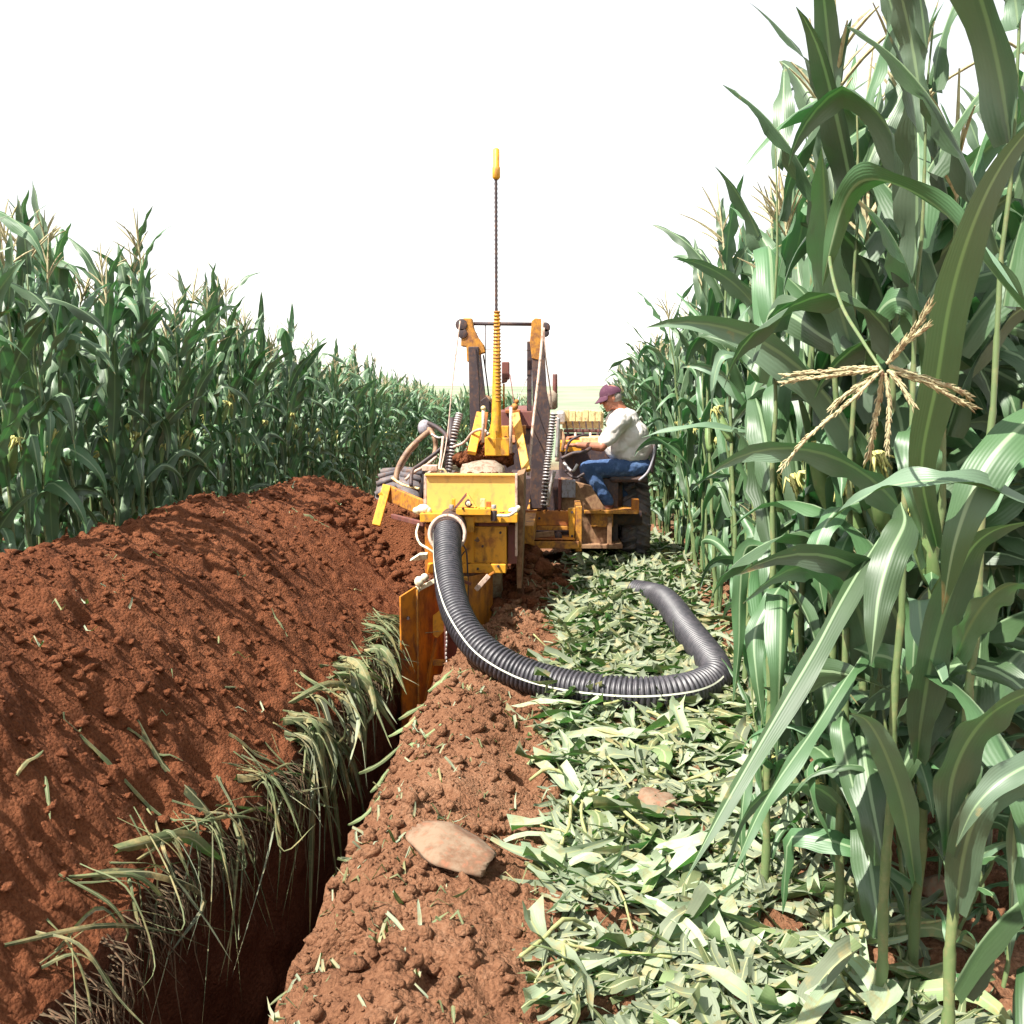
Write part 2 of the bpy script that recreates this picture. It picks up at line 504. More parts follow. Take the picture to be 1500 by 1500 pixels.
def mound(x, Y):
    """spoil heap left of the trench"""
    xl = x_left(Y)
    xc = -2.35 + 0.30 * fbm(Y * 0.7, Y * 0, 3, 4) - 0.10 * sst(3.4, 1.5, Y)
    zc = np.interp(Y, [0, 3.8, 6, 9.9, 10.8, 12.5, 14], [1.10, 1.06, 1.0, 0.84, 0.78, 0.30, 0.0]) + 0.16 * fbm(Y * 1.1, Y * 0 + 7, 3, 5)
    t = np.clip((xl - x) / (xl - xc), 0, 1)
    rise = 0.06 + (zc - 0.06) * (0.35 * t + 0.65 * np.sin(t * math.pi / 2) ** 1.25)
    u = np.clip((xc - x) / 1.35, 0, 1)
    fall = zc * (1 - sst(0, 1, u) * 1.0)
    z = np.where(x > xc, rise, fall)
    # hollow cut into the heap beside the machine
    yc = 7.75 + (-1.06 - x) * 1.75
    cut = sst(-0.08, 0.32, Y - yc) * (1 - 0.80 * sst(1.25, 1.75, Y - yc)) * sst(-2.05, -1.82, x)
    ridge = (0.66 + 0.12 * sst(-1.4, -2.0, x)) * np.exp(-((Y - 9.42) / 0.28) ** 2) * sst(-0.98, -1.35, x) * sst(-2.6, -2.2, x)
    zz = z * (1 - 0.95 * cut) - 0.22 * cut * (x > -1.95)
    return np.maximum(zz, ridge)


def ground_z(x, Y, relief=True):
    x = np.asarray(x, float); Y = np.asarray(Y, float)
    z = grade(Y)
    left = x < x_left(Y)
    zl = mound(x, Y)
    xr = x_right(Y)
    zr = 0.10 * np.exp(-((x + 0.40) / 0.26) ** 2) + 0.30 * np.exp(-((x + 0.15) / 0.22) ** 2 - ((Y - 8.3) / 0.55) ** 2) \
        + 0.05 * np.exp(-((x + 0.55) / 0.2) ** 2 - ((Y - 3.6) / 0.5) ** 2) - 0.05 * sst(0.12, 0, x - xr)
    z = z + np.where(left, zl, zr)
    if relief:
        k = np.where(left, np.where(x > -3.6, 1.0, 0.5), np.where(x < 0.1, 0.72, 0.4))
        z = z + soil_relief(x, Y) * k + np.where(left, 0, 0.11 * fbm(x * 5 + 3, Y * 5, 5, 4) - 0.06 * clods(x + 1, Y + 4, 0.2, 0.25, 0) / 0.06)
    return z


def gz(x, Y):
    return float(ground_z(np.array([x]), np.array([Y]))[0])


def build_terrain():
    Ys = np.concatenate([np.linspace(-0.5, 2.2, 26)[:-1], 2.2 * np.exp(np.arange(0, math.log(14 / 2.2), 0.0036))])
    n = len(Ys)
    xl, xr = x_left(Ys), x_right(Ys)
    depth = -1.35 * sst(10.2, 9.4, Ys)
    def columns(fx, fz):
        return fx, fz
    # left side
    def patch(name, X, Z, mat, kind='structure'):
        nr, nc = X.shape
        V = np.stack([X, np.repeat(Ys[:, None], nc, 1), Z], -1).reshape(-1, 3)
        i = np.arange(nr - 1)[:, None] * nc + np.arange(nc - 1)[None, :]
        i = i.ravel()
        F = np.stack([i, i + 1, i + 1 + nc, i + nc], -1)
        o = link(name, mesh_np(name, V, F, mat))
        o['kind'] = kind
        return o
    YY = lambda X: np.repeat(Ys[:, None], X.shape[1], 1)
    u1 = np.concatenate([np.linspace(0, 0.55, 30)[:-1], np.linspace(0.55, 1, 250)])  # from -7 to the lip
    X = -7.0 + (xl[:, None] + 7.0) * u1[None, :]
    Zl = ground_z(X - 1e-4, YY(X))
    md = patch('soil_mound', X, Zl, M['soil'])
    # trench: left wall, floor, right wall
    t = np.linspace(0, 1, 30)
    zr0 = ground_z(xr[:, None] + 1e-3, Ys[:, None])[:, 0]
    zl0 = Zl[:, -1]
    XL = xl[:, None] + (0.10 * t[None, :] ** 0.7) * 1.0
    ZL = zl0[:, None] + (np.minimum(depth, zl0 - 0.0)[:, None] - zl0[:, None]) * t[None, :]
    XL = XL + 0.05 * fbm(YY(XL) * 3, ZL * 3, 4, 1) * (t > 0) + clods(YY(XL), ZL, 0.12, 0.4, 2) * 0.5 * (t > 0) * (t < 1)
    XRr = xr[:, None] - (0.10 * t[None, :] ** 0.7)
    ZR = zr0[:, None] + (np.minimum(depth, zr0)[:, None] - zr0[:, None]) * t[None, :]
    XRr = XRr + 0.05 * fbm(YY(XRr) * 3 + 7, ZR * 3, 4, 2) * (t > 0)
    tf = np.linspace(0, 1, 10)[1:-1]
    XF = XL[:, -1:] + (XRr[:, -1:] - XL[:, -1:]) * tf[None, :]
    ZF = depth[:, None] + 0.06 * fbm(XF * 5, YY(XF) * 5, 3, 3) + np.minimum(0, (zl0[:, None] * 0))
    tr = patch('trench', np.concatenate([XL, XF, XRr[:, ::-1]], 1), np.concatenate([ZL, ZF, ZR[:, ::-1]], 1), M['soil_trench_shade'])
    # right side
    u2 = np.concatenate([np.linspace(0, 0.34, 230)[:-1], np.linspace(0.34, 1, 60)])
    X = xr[:, None] + (6.0 - xr[:, None]) * u2[None, :]
    gr = patch('ground', X, ground_z(X + 1e-3, YY(X)), M['soil_dry'])
    return md, tr, gr


SOIL_MOUND, TRENCH, GROUND = build_terrain()


def far_terrain():
    # rest of the field floor and the hill beyond, one sheet
    xs = np.concatenate([-np.geomspace(1200, 5, 40), np.linspace(-4, 4, 40), np.geomspace(5, 1200, 40)])
    Ys = np.concatenate([np.linspace(-60, 13.5, 30), np.geomspace(14, 1500, 130)])
    X, Y = np.meshgrid(xs, Ys)
    z = np.interp(Y, [-60, 0, 8, 14, 35, 60, 110, 220, 420, 600, 1500], [-0.1, -0.1, -0.12, -0.26, -1.05, -2.6, -5.0, -2.5, 2.6, 1.0, -30])
    z = z + 0.9 * sst(80, 400, Y) * fbm(X / 90, Y / 90, 3, 1) + 0.05 * fbm(X * 1.3, Y * 1.3, 3, 2) * (Y < 60) + 0.006 * np.abs(X) * sst(150, 420, Y) * (X > 0)
    m_near = (Y < 13.9) & (np.abs(X) < 6.9) & (Y > -1)
    z = np.where(m_near & (X < 6), z - 2.0, z)
    nr, nc = X.shape
    V = np.stack([X, Y, z], -1).reshape(-1, 3)
    i = (np.arange(nr - 1)[:, None] * nc + np.arange(nc - 1)[None, :]).ravel()
    m, n, l, p = newmat('field')
    tc = n.new('ShaderNodeNewGeometry')
    sp = n.new('ShaderNodeSeparateXYZ'); l.new(tc.outputs['Position'], sp.inputs[0])
    mr = n.new('ShaderNodeMapRange'); mr.inputs[1].default_value = 30; mr.inputs[2].default_value = 60
    l.new(sp.outputs[1], mr.inputs[0])
    nz = n.new('ShaderNodeTexNoise'); nz.inputs['Scale'].default_value = 0.05; nz.inputs['Detail'].default_value = 8
    l.new(tc.outputs['Position'], nz.inputs['Vector'])
    r = ramp(n, [(0.35, (0.17, 0.22, 0.13)), (0.55, (0.22, 0.28, 0.17)), (0.75, (0.28, 0.31, 0.21))])  # distance haze over the hill is mixed into these pale greens
    l.new(nz.outputs['Fac'], r.inputs['Fac'])
    mx = n.new('ShaderNodeMix'); mx.data_type = 'RGBA'; mx.inputs[6].default_value = (0.20, 0.12, 0.06, 1)
    l.new(mr.outputs[0], mx.inputs[0]); l.new(r.outputs['Color'], mx.inputs[7]); l.new(mx.outputs[2], p.inputs['Base Color'])
    p.inputs['Roughness'].default_value = 1
    o = link('hill', mesh_np('hill', V, np.stack([i, i + 1, i + 1 + nc, i + nc], -1), m))
    o['kind'] = 'structure'


far_terrain()


# ---- loose clods: past counting, one mesh on each bank
def rock_verts(rng, sub=1):
    t = (1 + 5 ** 0.5) / 2
    V = np.array([(-1, t, 0), (1, t, 0), (-1, -t, 0), (1, -t, 0), (0, -1, t), (0, 1, t), (0, -1, -t), (0, 1, -t), (t, 0, -1), (t, 0, 1), (-t, 0, -1), (-t, 0, 1)], float) / 1.9
    return V * (1 + 0.28 * rng.randn(12, 1)) * rng.uniform(0.7, 1.25, (1, 3))
ICO_F = np.array([(0, 11, 5), (0, 5, 1), (0, 1, 7), (0, 7, 10), (0, 10, 11), (1, 5, 9), (5, 11, 4), (11, 10, 2), (10, 7, 6), (7, 1, 8), (3, 9, 4), (3, 4, 2), (3, 2, 6), (3, 6, 8), (3, 8, 9), (4, 9, 5), (2, 4, 11), (6, 2, 10), (8, 6, 7), (9, 8, 1)])


def scatter_clods(name, n, fx, mat, seed, parent, smin, smax):
    rng = np.random.RandomState(seed)
    lib = [rock_verts(rng) for _ in range(12)]
    P = np.array([fx(rng) for _ in range(n)])
    z = ground_z(P[:, 0], P[:, 1])
    Vs, Fs = [], []
    for k in range(n):
        s = (smin + (smax - smin) * rng.rand() ** 6) * (1 + 0.7 * max(0.0, float(fbm(P[k:k+1, 0] * 2.2, P[k:k+1, 1] * 2.2, 3, 4)[0]) * 3))
        a = rng.rand() * 6.28
        v = lib[k % 12] * s
        v = np.stack([v[:, 0] * math.cos(a) - v[:, 1] * math.sin(a), v[:, 0] * math.sin(a) + v[:, 1] * math.cos(a), v[:, 2] * 0.8], -1)
        Vs.append(v + (P[k, 0], P[k, 1], z[k] + s * 0.25)); Fs.append(ICO_F + 12 * k)
    me = mesh_np(name, np.concatenate(Vs), np.concatenate(Fs), mat)
    o = link(name, me, parent)
    o['kind'] = 'stuff'
    return o


def fx_mound(r):
    Y = 2.2 * math.exp(r.rand() * math.log(11 / 2.2))
    u = r.rand() ** 0.8
    return (float(x_left(np.array([Y]))[0]) - 0.03 - u * 2.1, Y)


def fx_right(r):
    Y = 2.2 * math.exp(r.rand() * math.log(10.5 / 2.2))
    return (float(x_right(np.array([Y]))[0]) + 0.02 + (abs(r.randn()) * 0.4 if r.rand() < .8 else r.rand() * 2), Y)


def fx_pile(r):
    return (-0.15 + 0.2 * r.randn(), 8.2 + 0.45 * r.randn())


scatter_clods('soil_clods', 9000, fx_mound, M['soil'], 5, SOIL_MOUND, 0.004, 0.027)
scatter_clods('soil_clods', 4500, fx_right, M['soil_dry'], 6, GROUND, 0.005, 0.033)
scatter_clods('soil_clods', 500, fx_pile, M['soil'], 7, GROUND, 0.012, 0.075)


scatter_clods('soil_clods', 700, lambda r: (r.uniform(-2.0, -1.02), r.uniform(7.9, 9.6)), M['soil'], 9, SOIL_MOUND, 0.01, 0.07)


# ---- the pale rock half buried by the trench
def rock(name, label, c, rx, ry, rz, seed, mat, rotz=0.0):
    rng = np.random.RandomState(seed)
    nu, nv = 40, 24
    V, F = [], []
    planes = rng.randn(11, 3); planes /= np.linalg.norm(planes, axis=1)[:, None]
    for i in range(nv + 1):
        for k in range(nu):
            th, a = math.pi * i / nv, 2 * math.pi * k / nu
            d = np.array([math.sin(th) * math.cos(a), math.sin(th) * math.sin(a), math.cos(th)])
            r = min(1.05, min(0.70 / max(1e-3, float(pl @ d)) for pl in planes))
            q = d * r * (1 + 0.10 * float(fbm(np.array([d[0] * 3 + 5]), np.array([d[1] * 3 + d[2] * 2 + 9]), 4, 2)[0]))
            V.append((q[0] * rx, q[1] * ry, q[2] * rz))
    for i in range(nv):
        for k in range(nu):
            a, b = i * nu + k, i * nu + (k + 1) % nu
            F.append((a, a + nu, b + nu, b))
    o = link(name, mesh_np(name, V, F, mat))
    o.location = c; o.rotation_euler = (0.1, 0.12, rotz)
    return tag(o, label, 'rock')


p0 = W(657, 1245, 3.55)
rock('rock', 'large pale angular rock half buried in red soil on the right lip of the trench', (p0.x + .045, 3.26, gz(p0.x, 3.26) - 0.004), 0.215, 0.13, 0.060, 15, M['rock'], -0.35)
p0 = W(965, 1190, 3.9)
rock('rock', 'pinkish clod showing between the crushed corn leaves', (p0.x, 3.9, gz(p0.x, 3.9) + 0.02), 0.11, 0.12, 0.06, 8, M['rock'], 0.4)
p0 = W(1430, 1255, 3.5)
rock('rock', 'red brown clod lying at the foot of the corn at right', (1.42, 3.3, gz(1.42, 3.3) + 0.02), 0.09, 0.09, 0.06, 12, M['rock'], 0.9)


# ------------------------------------------------------------ leaves
def leaf_arrays(C, wid, side0, fold=0.25, wave=0.12, waves=5.0, ph=0.0, cols=4, twist=0.0, flutter=None):
    """ribbon along centre line C (n,3); returns V, F, UV"""
    C = np.asarray(C, float); n = len(C)
    T = np.gradient(C, axis=0); T /= np.linalg.norm(T, axis=1)[:, None] + 1e-9
    s = np.asarray(side0, float); V = np.zeros((n, cols + 1, 3)); UV = np.zeros((n, cols + 1, 2))
    for i in range(n):
        s = s - T[i] * (s @ T[i]); s /= np.linalg.norm(s) + 1e-9
        N = np.cross(s, T[i])
        if N[2] < -2: N = -N
        a = twist * (i / (n - 1))
        S = s * math.cos(a) + N * math.sin(a); N2 = np.cross(S, T[i])
        u = i / (n - 1)
        for j in range(cols + 1):
            q = j / cols * 2 - 1
            cl = max(0.0, 1 - u / 0.16)
            h = (fold + 1.5 * cl) * abs(q) * wid[i] * 0.5
            if abs(q) > .9 and 2 < i < n - 2:
                q *= 1 - 0.10 * abs(math.sin(i * 12.9 + ph * 7 + q * 3)) - (0.35 if math.sin(i * 37.7 + ph * 11 + q * 5) > 0.975 else 0)
            wv = wave * wid[i] * 0.5 * math.sin(waves * 6.28 * u + ph + (1.7 if q > 0 else 0)) * q * q
            V[i, j] = C[i] + S * (q * wid[i] * 0.5) + N2 * (h + wv)
            UV[i, j] = (j / cols, u)
    k = cols + 1
    a = (np.arange(n - 1)[:, None] * k + np.arange(cols)[None, :]).ravel()
    return V.reshape(-1, 3), np.stack([a, a + k, a + k + 1, a + 1], -1), UV.reshape(-1, 2)


def leaf_width(n, w, base=0.42):
    s = np.linspace(0, 1, n)
    return w * np.where(s < 0.3, base + (1 - base) * np.sin(s / 0.3 * math.pi / 2), np.clip(1 - np.clip((s - 0.3) / 0.7, 0, 1) ** 2.1, 0.015, 1))


def grown_leaf(rng, L, w, el, bend, n, cols, kink=False, pw=1.5):
    """leaf growing from the origin towards +x, arching under its weight"""
    s = np.linspace(0, 1, n)
    th = el - bend * s ** pw
    if kink:
        k = rng.uniform(0.3, 0.6); th = th - rng.uniform(0.7, 1.3) * sst(k - 0.06, k + 0.06, s)
    th = np.maximum(th, -1.5)
    yaw = rng.uniform(-0.5, 0.5) * s + 0.25 * np.sin(s * rng.uniform(3, 6) + rng.rand() * 6) * s
    d = np.stack([np.cos(th) * np.cos(yaw), np.cos(th) * np.sin(yaw), np.sin(th)], -1) * (L / (n - 1))
    C = np.concatenate([[[0.008, 0, 0]], np.cumsum(d[:-1], 0) + (0.008, 0, 0)])
    return leaf_arrays(C, leaf_width(n, w), (0, 1, 0), rng.uniform(0.2, 0.6), rng.uniform(0.25, 0.6), rng.uniform(2, 4.5), rng.rand() * 6,
                       cols, rng.uniform(-2.0, 2.0))


LEAF_KINDS = {  # L, w, elevation, bend, kink chance
    'top': ((0.36, 0.60), (0.060, 0.085), (1.15, 1.50), (0.1, 1.1), 0.2),
    'upper': ((0.55, 0.78), (0.085, 0.108), (1.1, 1.42), (0.5, 2.0), 0.35),
    'mid': ((0.60, 0.86), (0.088, 0.116), (0.9, 1.35), (1.1, 2.6), 0.45),
    'low': ((0.45, 0.72), (0.060, 0.090), (0.5, 1.1), (1.9, 2.9), 0.5),
}
LEAF_KINDS['edge'] = ((0.42, 0.72), (0.075, 0.10), (1.1, 1.42), (0.7, 2.4), 0.4)
NV = 9


def leaf_library(n, cols, seed):
    rng = np.random.RandomState(seed)
    lib = {}
    for k, (l_, w_, e_, b_, kc) in LEAF_KINDS.items():
        lib[k] = [grown_leaf(rng, rng.uniform(*l_), rng.uniform(*w_), rng.uniform(*e_), rng.uniform(*b_), n, cols, rng.rand() < kc) for _ in range(NV)]
    return lib


LIB_HI = leaf_library(17, 4, 3)
LIB_LO = leaf_library(8, 2, 3)
LEAF_ME = {k: [mesh_np('leaf', *[v[0], v[1]], M['leaf'], v[2]) for v in vs] for k, vs in LIB_HI.items()}


def stalk_mesh(h, seg=8, r0=0.0135):
    mb = MB()
    pts, rs = [], []
    k = int(h / 0.17)
    for i in range(k):
        z = i * h / k
        r = r0 * (1 - 0.6 * i / k)
        off = Vector((0.006 * math.sin(i * 2.4), 0.006 * math.cos(i * 3.1), 0))
        pts += [off + Vector((0, 0, z)), off + Vector((0, 0, z + 0.012))]; rs += [r * 1.22, r]
    pts.append(Vector((0, 0, h))); rs.append(r0 * 0.35)
    mb.tube(pts, rs, seg)
    V = np.array(mb.v); 
    return mb


def tassel_mb(rng, L=0.30, nb=8, r=0.0042, spread=0.55, seg=4):
    mb = MB()
    mb.tube([(0, 0, 0), (0.002, 0, L * 0.5), (0.01, 0.005, L)], [r * 1.3, r * 1.5, r * 0.6], seg)
    for i in range(nb):
        a = rng.rand() * 6.28; z = L * (0.05 + 0.4 * i / nb); l_ = L * rng.uniform(0.45, 0.75)
        sp = spread * rng.uniform(0.5, 1.3)
        pts = []
        for j in range(5):
            t = j / 4
            rad = l_ * t * math.sin(sp) * (1 + 0.3 * t)
            pts.append((math.cos(a) * rad, math.sin(a) * rad, z + l_ * t * math.cos(sp) - 0.15 * l_ * t * t))
        mb.tube(pts, [r * 0.8, r * 1.2, r * 1.1, r, r * 0.4], seg)
    return mb


def to_np(mb):
    V = np.array(mb.v)
    F = [f for f in mb.f if len(f) == 4]
    return V, np.array(F)


_r = np.random.RandomState(8)
STALK_HI = [stalk_mesh(h) for h in (2.0, 2.15, 2.3)]
STALK_ME = []
for mb in STALK_HI:
    me = bpy.data.meshes.new('stalk'); me.from_pydata(mb.v, [], mb.f); me.materials.append(M['stalk'])
    me.polygons.foreach_set('use_smooth', [True] * len(me.polygons)); STALK_ME.append(me)
TAS_MB = [tassel_mb(_r, _r.uniform(0.26, 0.36), int(_r.randint(6, 11))) for _ in range(5)]
TAS_ME = []
for mb in TAS_MB:
    me = bpy.data.meshes.new('tassel'); me.from_pydata(mb.v, [], mb.f); me.materials.append(M['tassel']); TAS_ME.append(me)


def ear_mb():
    mb = MB(); mb.tube([(0, 0, 0), (0, 0, .03), (0, 0, .10), (0, 0, .17), (0, 0, .21)], [.012, .024, .030, .022, .010], 8); return mb
def silk_mb(rng):
    mb = MB()
    for i in range(16):
        a = rng.rand() * 6.28; r = rng.uniform(.012, .048)
        mb.tube([(0, 0, .19), (math.cos(a) * r * .7, math.sin(a) * r * .7, .235), (math.cos(a) * r * 1.4, math.sin(a) * r * 1.4, .20 + rng.uniform(-.04, .03))], [.007, .006, .003], 4)
    return mb
EAR_MB, SILK_MB = ear_mb(), silk_mb(_r)
def me_of(mb, name, mat, smooth=True):
    me = bpy.data.meshes.new(name); me.from_pydata(mb.v, [], mb.f); me.materials.append(mat)
    me.polygons.foreach_set('use_smooth', [smooth] * len(me.polygons)); return me
EAR_ME, SILK_ME = me_of(EAR_MB, 'ear', M['husk']), me_of(SILK_MB, 'silk', M['silk'])


def plant_spec(rng, erect=False, tassel=True, skip_low=0.3, keep=False, rz=0.0):
    """list of (kind, variant, location, rotation euler, scale)"""
    si = rng.randint(3); h = (2.0, 2.15, 2.3)[si]
    sp = [('stalk', si, (0, 0, 0), (0, 0, 0), 1.0)]
    base = rng.rand() * 6.28
    nl = 15 if erect else 17
    for i in range(nl):
        z = 0.25 + (h - 0.30) * (i / (nl - 1)) ** 0.95
        f = z / h
        if f < 0.25: 
            if rng.rand() < skip_low: continue
            k = 'low'
        elif f < 0.62: k = 'mid' if not erect else 'edge'
        elif f < 0.88: k = 'upper' if not erect or rng.rand() < .6 else 'top'
        else: k = 'top'
        az = base + (i % 2) * math.pi + rng.normal(0, 0.45)
        if keep and math.cos(az + rz) < -0.1 and rng.rand() < (.94 if f < .72 else .75): az = -rz + rng.choice([-1, 1]) * rng.uniform(.75, 1.8)
        sp.append(('leaf:' + k, rng.randint(NV), (0, 0, z), (rng.normal(0, .08), rng.normal(0, .1), az), rng.uniform(.85, 1.15)))
    if tassel: sp.append(('tassel', rng.randint(5), (0, 0, h - 0.02), (rng.normal(0, .1), rng.normal(0, .1), rng.rand() * 6.28), rng.uniform(.8, 1.2)))
    if rng.rand() < 0.9:
        sp.append(('ear', 0, (0, 0, h * rng.uniform(.42, .55)), (0, rng.uniform(.25, .5), base + rng.normal(0, .6)), rng.uniform(.85, 1.15)))
    return sp


def emat(loc, rot, s):
    return Matrix.LocRotScale(Vector(loc), __import__('mathutils').Euler(rot), Vector((s, s, s)))


def spec_arrays(sp, hi=False):
    """joined mesh arrays of a whole plant, material index per face"""
    Vs, Fs, Us, Ms = [], [], [], []
    off = 0
    def put(V, F, U, mi, mx):
        nonlocal off
        A = np.array(mx)
        Vs.append(V @ A[:3, :3].T + A[:3, 3]); Fs.append(F + off); Us.append(U if U is not None else np.tile((0.2, 0.5), (len(V), 1)))
        Ms.append(np.full(len(F), mi)); off += len(V)
    for kind, v, loc, rot, s in sp:
        mx = emat(loc, rot, s)
        if kind.startswith('leaf'):
            a = (LIB_HI if hi else LIB_LO)[kind[5:]][v]; put(a[0], a[1], a[2], 0, mx)
        elif kind == 'stalk':
            h = (2.0, 2.15, 2.3)[v]
            mb = MB(); mb.tube([(0, 0, 0), (0.01, 0, h * .5), (0, 0, h)], [.0145, .011, .005], 5 if hi else 4, False); V, F = to_np(mb); put(V, F, None, 1, mx)
        elif kind == 'tassel':
            if hi: V, F = to_np(TAS_MB[v])
            else:
                V, F = to_np(TAS_MB[v])
            put(V, F, None, 2, mx)
        elif kind == 'ear':
            V, F = to_np(EAR_MB); put(V, F, None, 3, mx)
            mb = MB(); mb.tube([(0, 0, .185), (0, 0, .215), (0, 0, .25)], [.012, .028, .012], 5, False); V, F = to_np(mb); put(V, F, None, 4, mx)
    return np.concatenate(Vs), np.concatenate(Fs), np.concatenate(Us), np.concatenate(Ms)


def plant_materials(me):
    for k in ('leaf', 'stalk', 'tassel', 'husk', 'silk'): me.materials.append(M[k])


def place_plant(sp, loc, rz, lean, scale, label, group):
    t = thing('corn_plant', label, 'corn plant', loc, 0, group)
    t.rotation_euler = (lean[0], lean[1], rz)
    t.scale = (scale,) * 3
    for kind, v, l_, r_, s in sp:
        if kind.startswith('leaf'): me = LEAF_ME[kind[5:]][v]; nm = 'leaf'
        elif kind == 'stalk': me = STALK_ME[v]; nm = 'stalk'
        elif kind == 'tassel': me = TAS_ME[v]; nm = 'tassel'
        else: me = EAR_ME; nm = 'ear'
        o = link(nm, me, t)
        o.location, o.rotation_euler, o.scale = l_, r_, (s, s, s)
        if nm == 'ear': link('silk', SILK_ME, o)
    return t


# ------------------------------------------------------------ the corn field
def in_view(x, Y, z=1.2):
    v = CM.inverted() @ Vector((x, Y, z))
    return v.z < -0.3 and abs(v.x / v.z) < 0.62


rng = np.random.RandomState(21)
cands = []
for side in (-1, 1):
    for row in range(9):
        Y = 0.6 + rng.rand() * 0.2
        end = 34 if side < 0 else 26
        while Y < end:
            if side < 0: x = -3.22 - row * 0.75 - 0.012 * max(Y - 8, 0)
            else: x = (np.interp(Y, [0, 3.2, 4.6, 5.5, 7, 9, 11, 15, 24], [1.14, 1.12, 1.24, 1.38, 1.44, 1.58, 1.62, 1.66, 1.85])) + row * 0.75
            jx = rng.normal(0, 0.05)
            if not (side > 0 and Y < 2.75 and row == 0) and in_view(x + jx, Y) or (side < 0 and row < 2 and Y > 3 and Y < 6 and in_view(x + 0.5, Y)):
                cands.append((row, side, x + jx, Y))
            Y += rng.uniform(0.13, 0.22) if side < 0 else rng.uniform(0.11, 0.18)
for k in range(150):   # corn beyond, closing the gap behind the machine
    cands.append((9, -1, rng.uniform(-5.2, -0.7), rng.uniform(31, 42)))
for x_, Y_ in ((0.84, 3.35), (0.80, 3.62), (0.92, 3.95), (1.10, 4.50), (1.30, 5.05), (1.32, 5.4), (1.05, 3.1), (1.2, 2.95), (1.35, 3.0), (1.3, 3.3), (1.15, 3.5), (1.4, 3.45), (1.55, 3.2), (1.25, 3.8), (1.45, 3.9), (1.3, 4.2), (1.6, 3.7), (1.22, 2.7), (1.4, 2.75), (1.6, 4.4), (1.42, 4.6)):
    cands.append((0, 2, x_, Y_))


def score(c):
    return math.hypot(c[2], c[3]) * (0.3 if c[1] == 2 else 1) * (1, 1.5, 2.3, 3.4, 5, 7, 9, 11, 13, 99)[c[0]]


cands.sort(key=score)
solo, rest = cands[:293], cands[293:]
FARV = []
for k in range(10):
    V, F, U, Mi = spec_arrays(plant_spec(rng, True, rng.rand() < .85), True)
    me = mesh_np('corn_plant', V, F, None, U); plant_materials(me); me.polygons.foreach_set('material_index', Mi.astype(np.int32)); FARV.append(me)


def plant_label(c):
    row, side, x, Y = c
    if side == 2:
        if Y < 3.15: return 'short corn plant at the lower right, under the wide dark leaves'
        if Y < 3.7: return 'short corn plant behind the foremost thick stalks at the lower right'
        return 'short corn plant between the tall stalks and the %s' % ('bend of the pipe' if Y > 4.4 else 'crushed leaves')
    s = 'left' if side < 0 else 'right'
    if row == 0:
        if side > 0: w = 'nearest the camera' if Y < 4.2 else 'level with the pipe' if Y < 6.5 else 'between pipe and operator' if Y < 9 else 'beside the operator' if Y < 12 else 'far beyond the operator'
        else: w = 'at the frame edge' if Y < 6.3 else 'behind the high mound' if Y < 8.5 else 'behind the low mound' if Y < 11 else 'beyond the mound' if Y < 15 else 'far down the field'
        return 'green corn plant, front row on the %s, %s' % (s, w)
    return 'green corn plant in the %s row on the %s, %s' % (('second', 'third', 'fourth')[min(row - 1, 2)], s, 'near end' if Y < 6 else 'middle' if Y < 9 else 'far end')


for i, c in enumerate(solo):
    row, side, x, Y = c
    near = i < 175
    z0 = (float(grade(Y)) - 0.03) if (side > 0) else (float(grade(Y)) + max(0, float(mound(np.array([x]), np.array([Y]))[0])) * 0.5)
    sc_ = rng.uniform(1.0, 1.16) * (1.05 if side == 1 and Y < 8 else 1.0)
    if side < 0: sc_ = rng.uniform(0.98, 1.14) + (0.05 if Y < 8 else 0)
    lean = (rng.normal(0, 0.045), rng.normal(0, 0.045))
    if side == 2: sc_ = rng.uniform(0.38, 0.60); lean = (rng.normal(0, .15), 0.10 + rng.normal(0, .12))
    if side == 1 and Y < 6.5: sc_ *= 1.05
    lb = plant_label(c); gp = {-1: 'corn plants of the left field', 1: 'corn plants of the right field', 2: 'short leaning corn plants'}[side]
    rz = rng.rand() * 6.28
    if near:
        place_plant(plant_spec(rng, side < 0, side < 0 or rng.rand() < .6, .3 if side < 0 else .05, side == 1 and row == 0 and Y > 3.2 or side == 2, rz), (x, Y, z0), rz, lean, sc_, lb, gp)
    else:
        o = link('corn_plant', FARV[rng.randint(10)])
        o.location = (x, Y, z0); o.rotation_euler = (lean[0], lean[1], rz); o.scale = (sc_,) * 3
        tag(o, lb, 'corn plant', gp)

LOWV = [spec_arrays(plant_spec(rng, True, True, .8)) for _ in range(8)]
for side, nm in ((-1, 'corn_field'), (1, 'corn_field')):
    Vs, Fs, Us, Ms = [], [], [], []; off = 0
    for row, s_, x, Y in rest:
        if (s_ < 0) != (side < 0): continue
        V, F, U, Mi = LOWV[rng.randint(8)]
        mx = np.array(emat((x, Y, float(grade(Y)) - 0.02), (rng.normal(0, .05), rng.normal(0, .05), rng.rand() * 6.28), rng.uniform(.98, 1.17)))
        Vs.append(V @ mx[:3, :3].T + mx[:3, 3]); Fs.append(F + off); Us.append(U); Ms.append(Mi); off += len(V)
    me = mesh_np(nm, np.concatenate(Vs), np.concatenate(Fs), None, np.concatenate(Us))
    plant_materials(me); me.polygons.foreach_set('material_index', np.concatenate(Ms).astype(np.int32))
    o = link(nm, me)
    tag(o, 'mass of green corn behind the front rows of the %s field' % ('left' if side < 0 else 'right'), 'corn field', None, 'stuff')

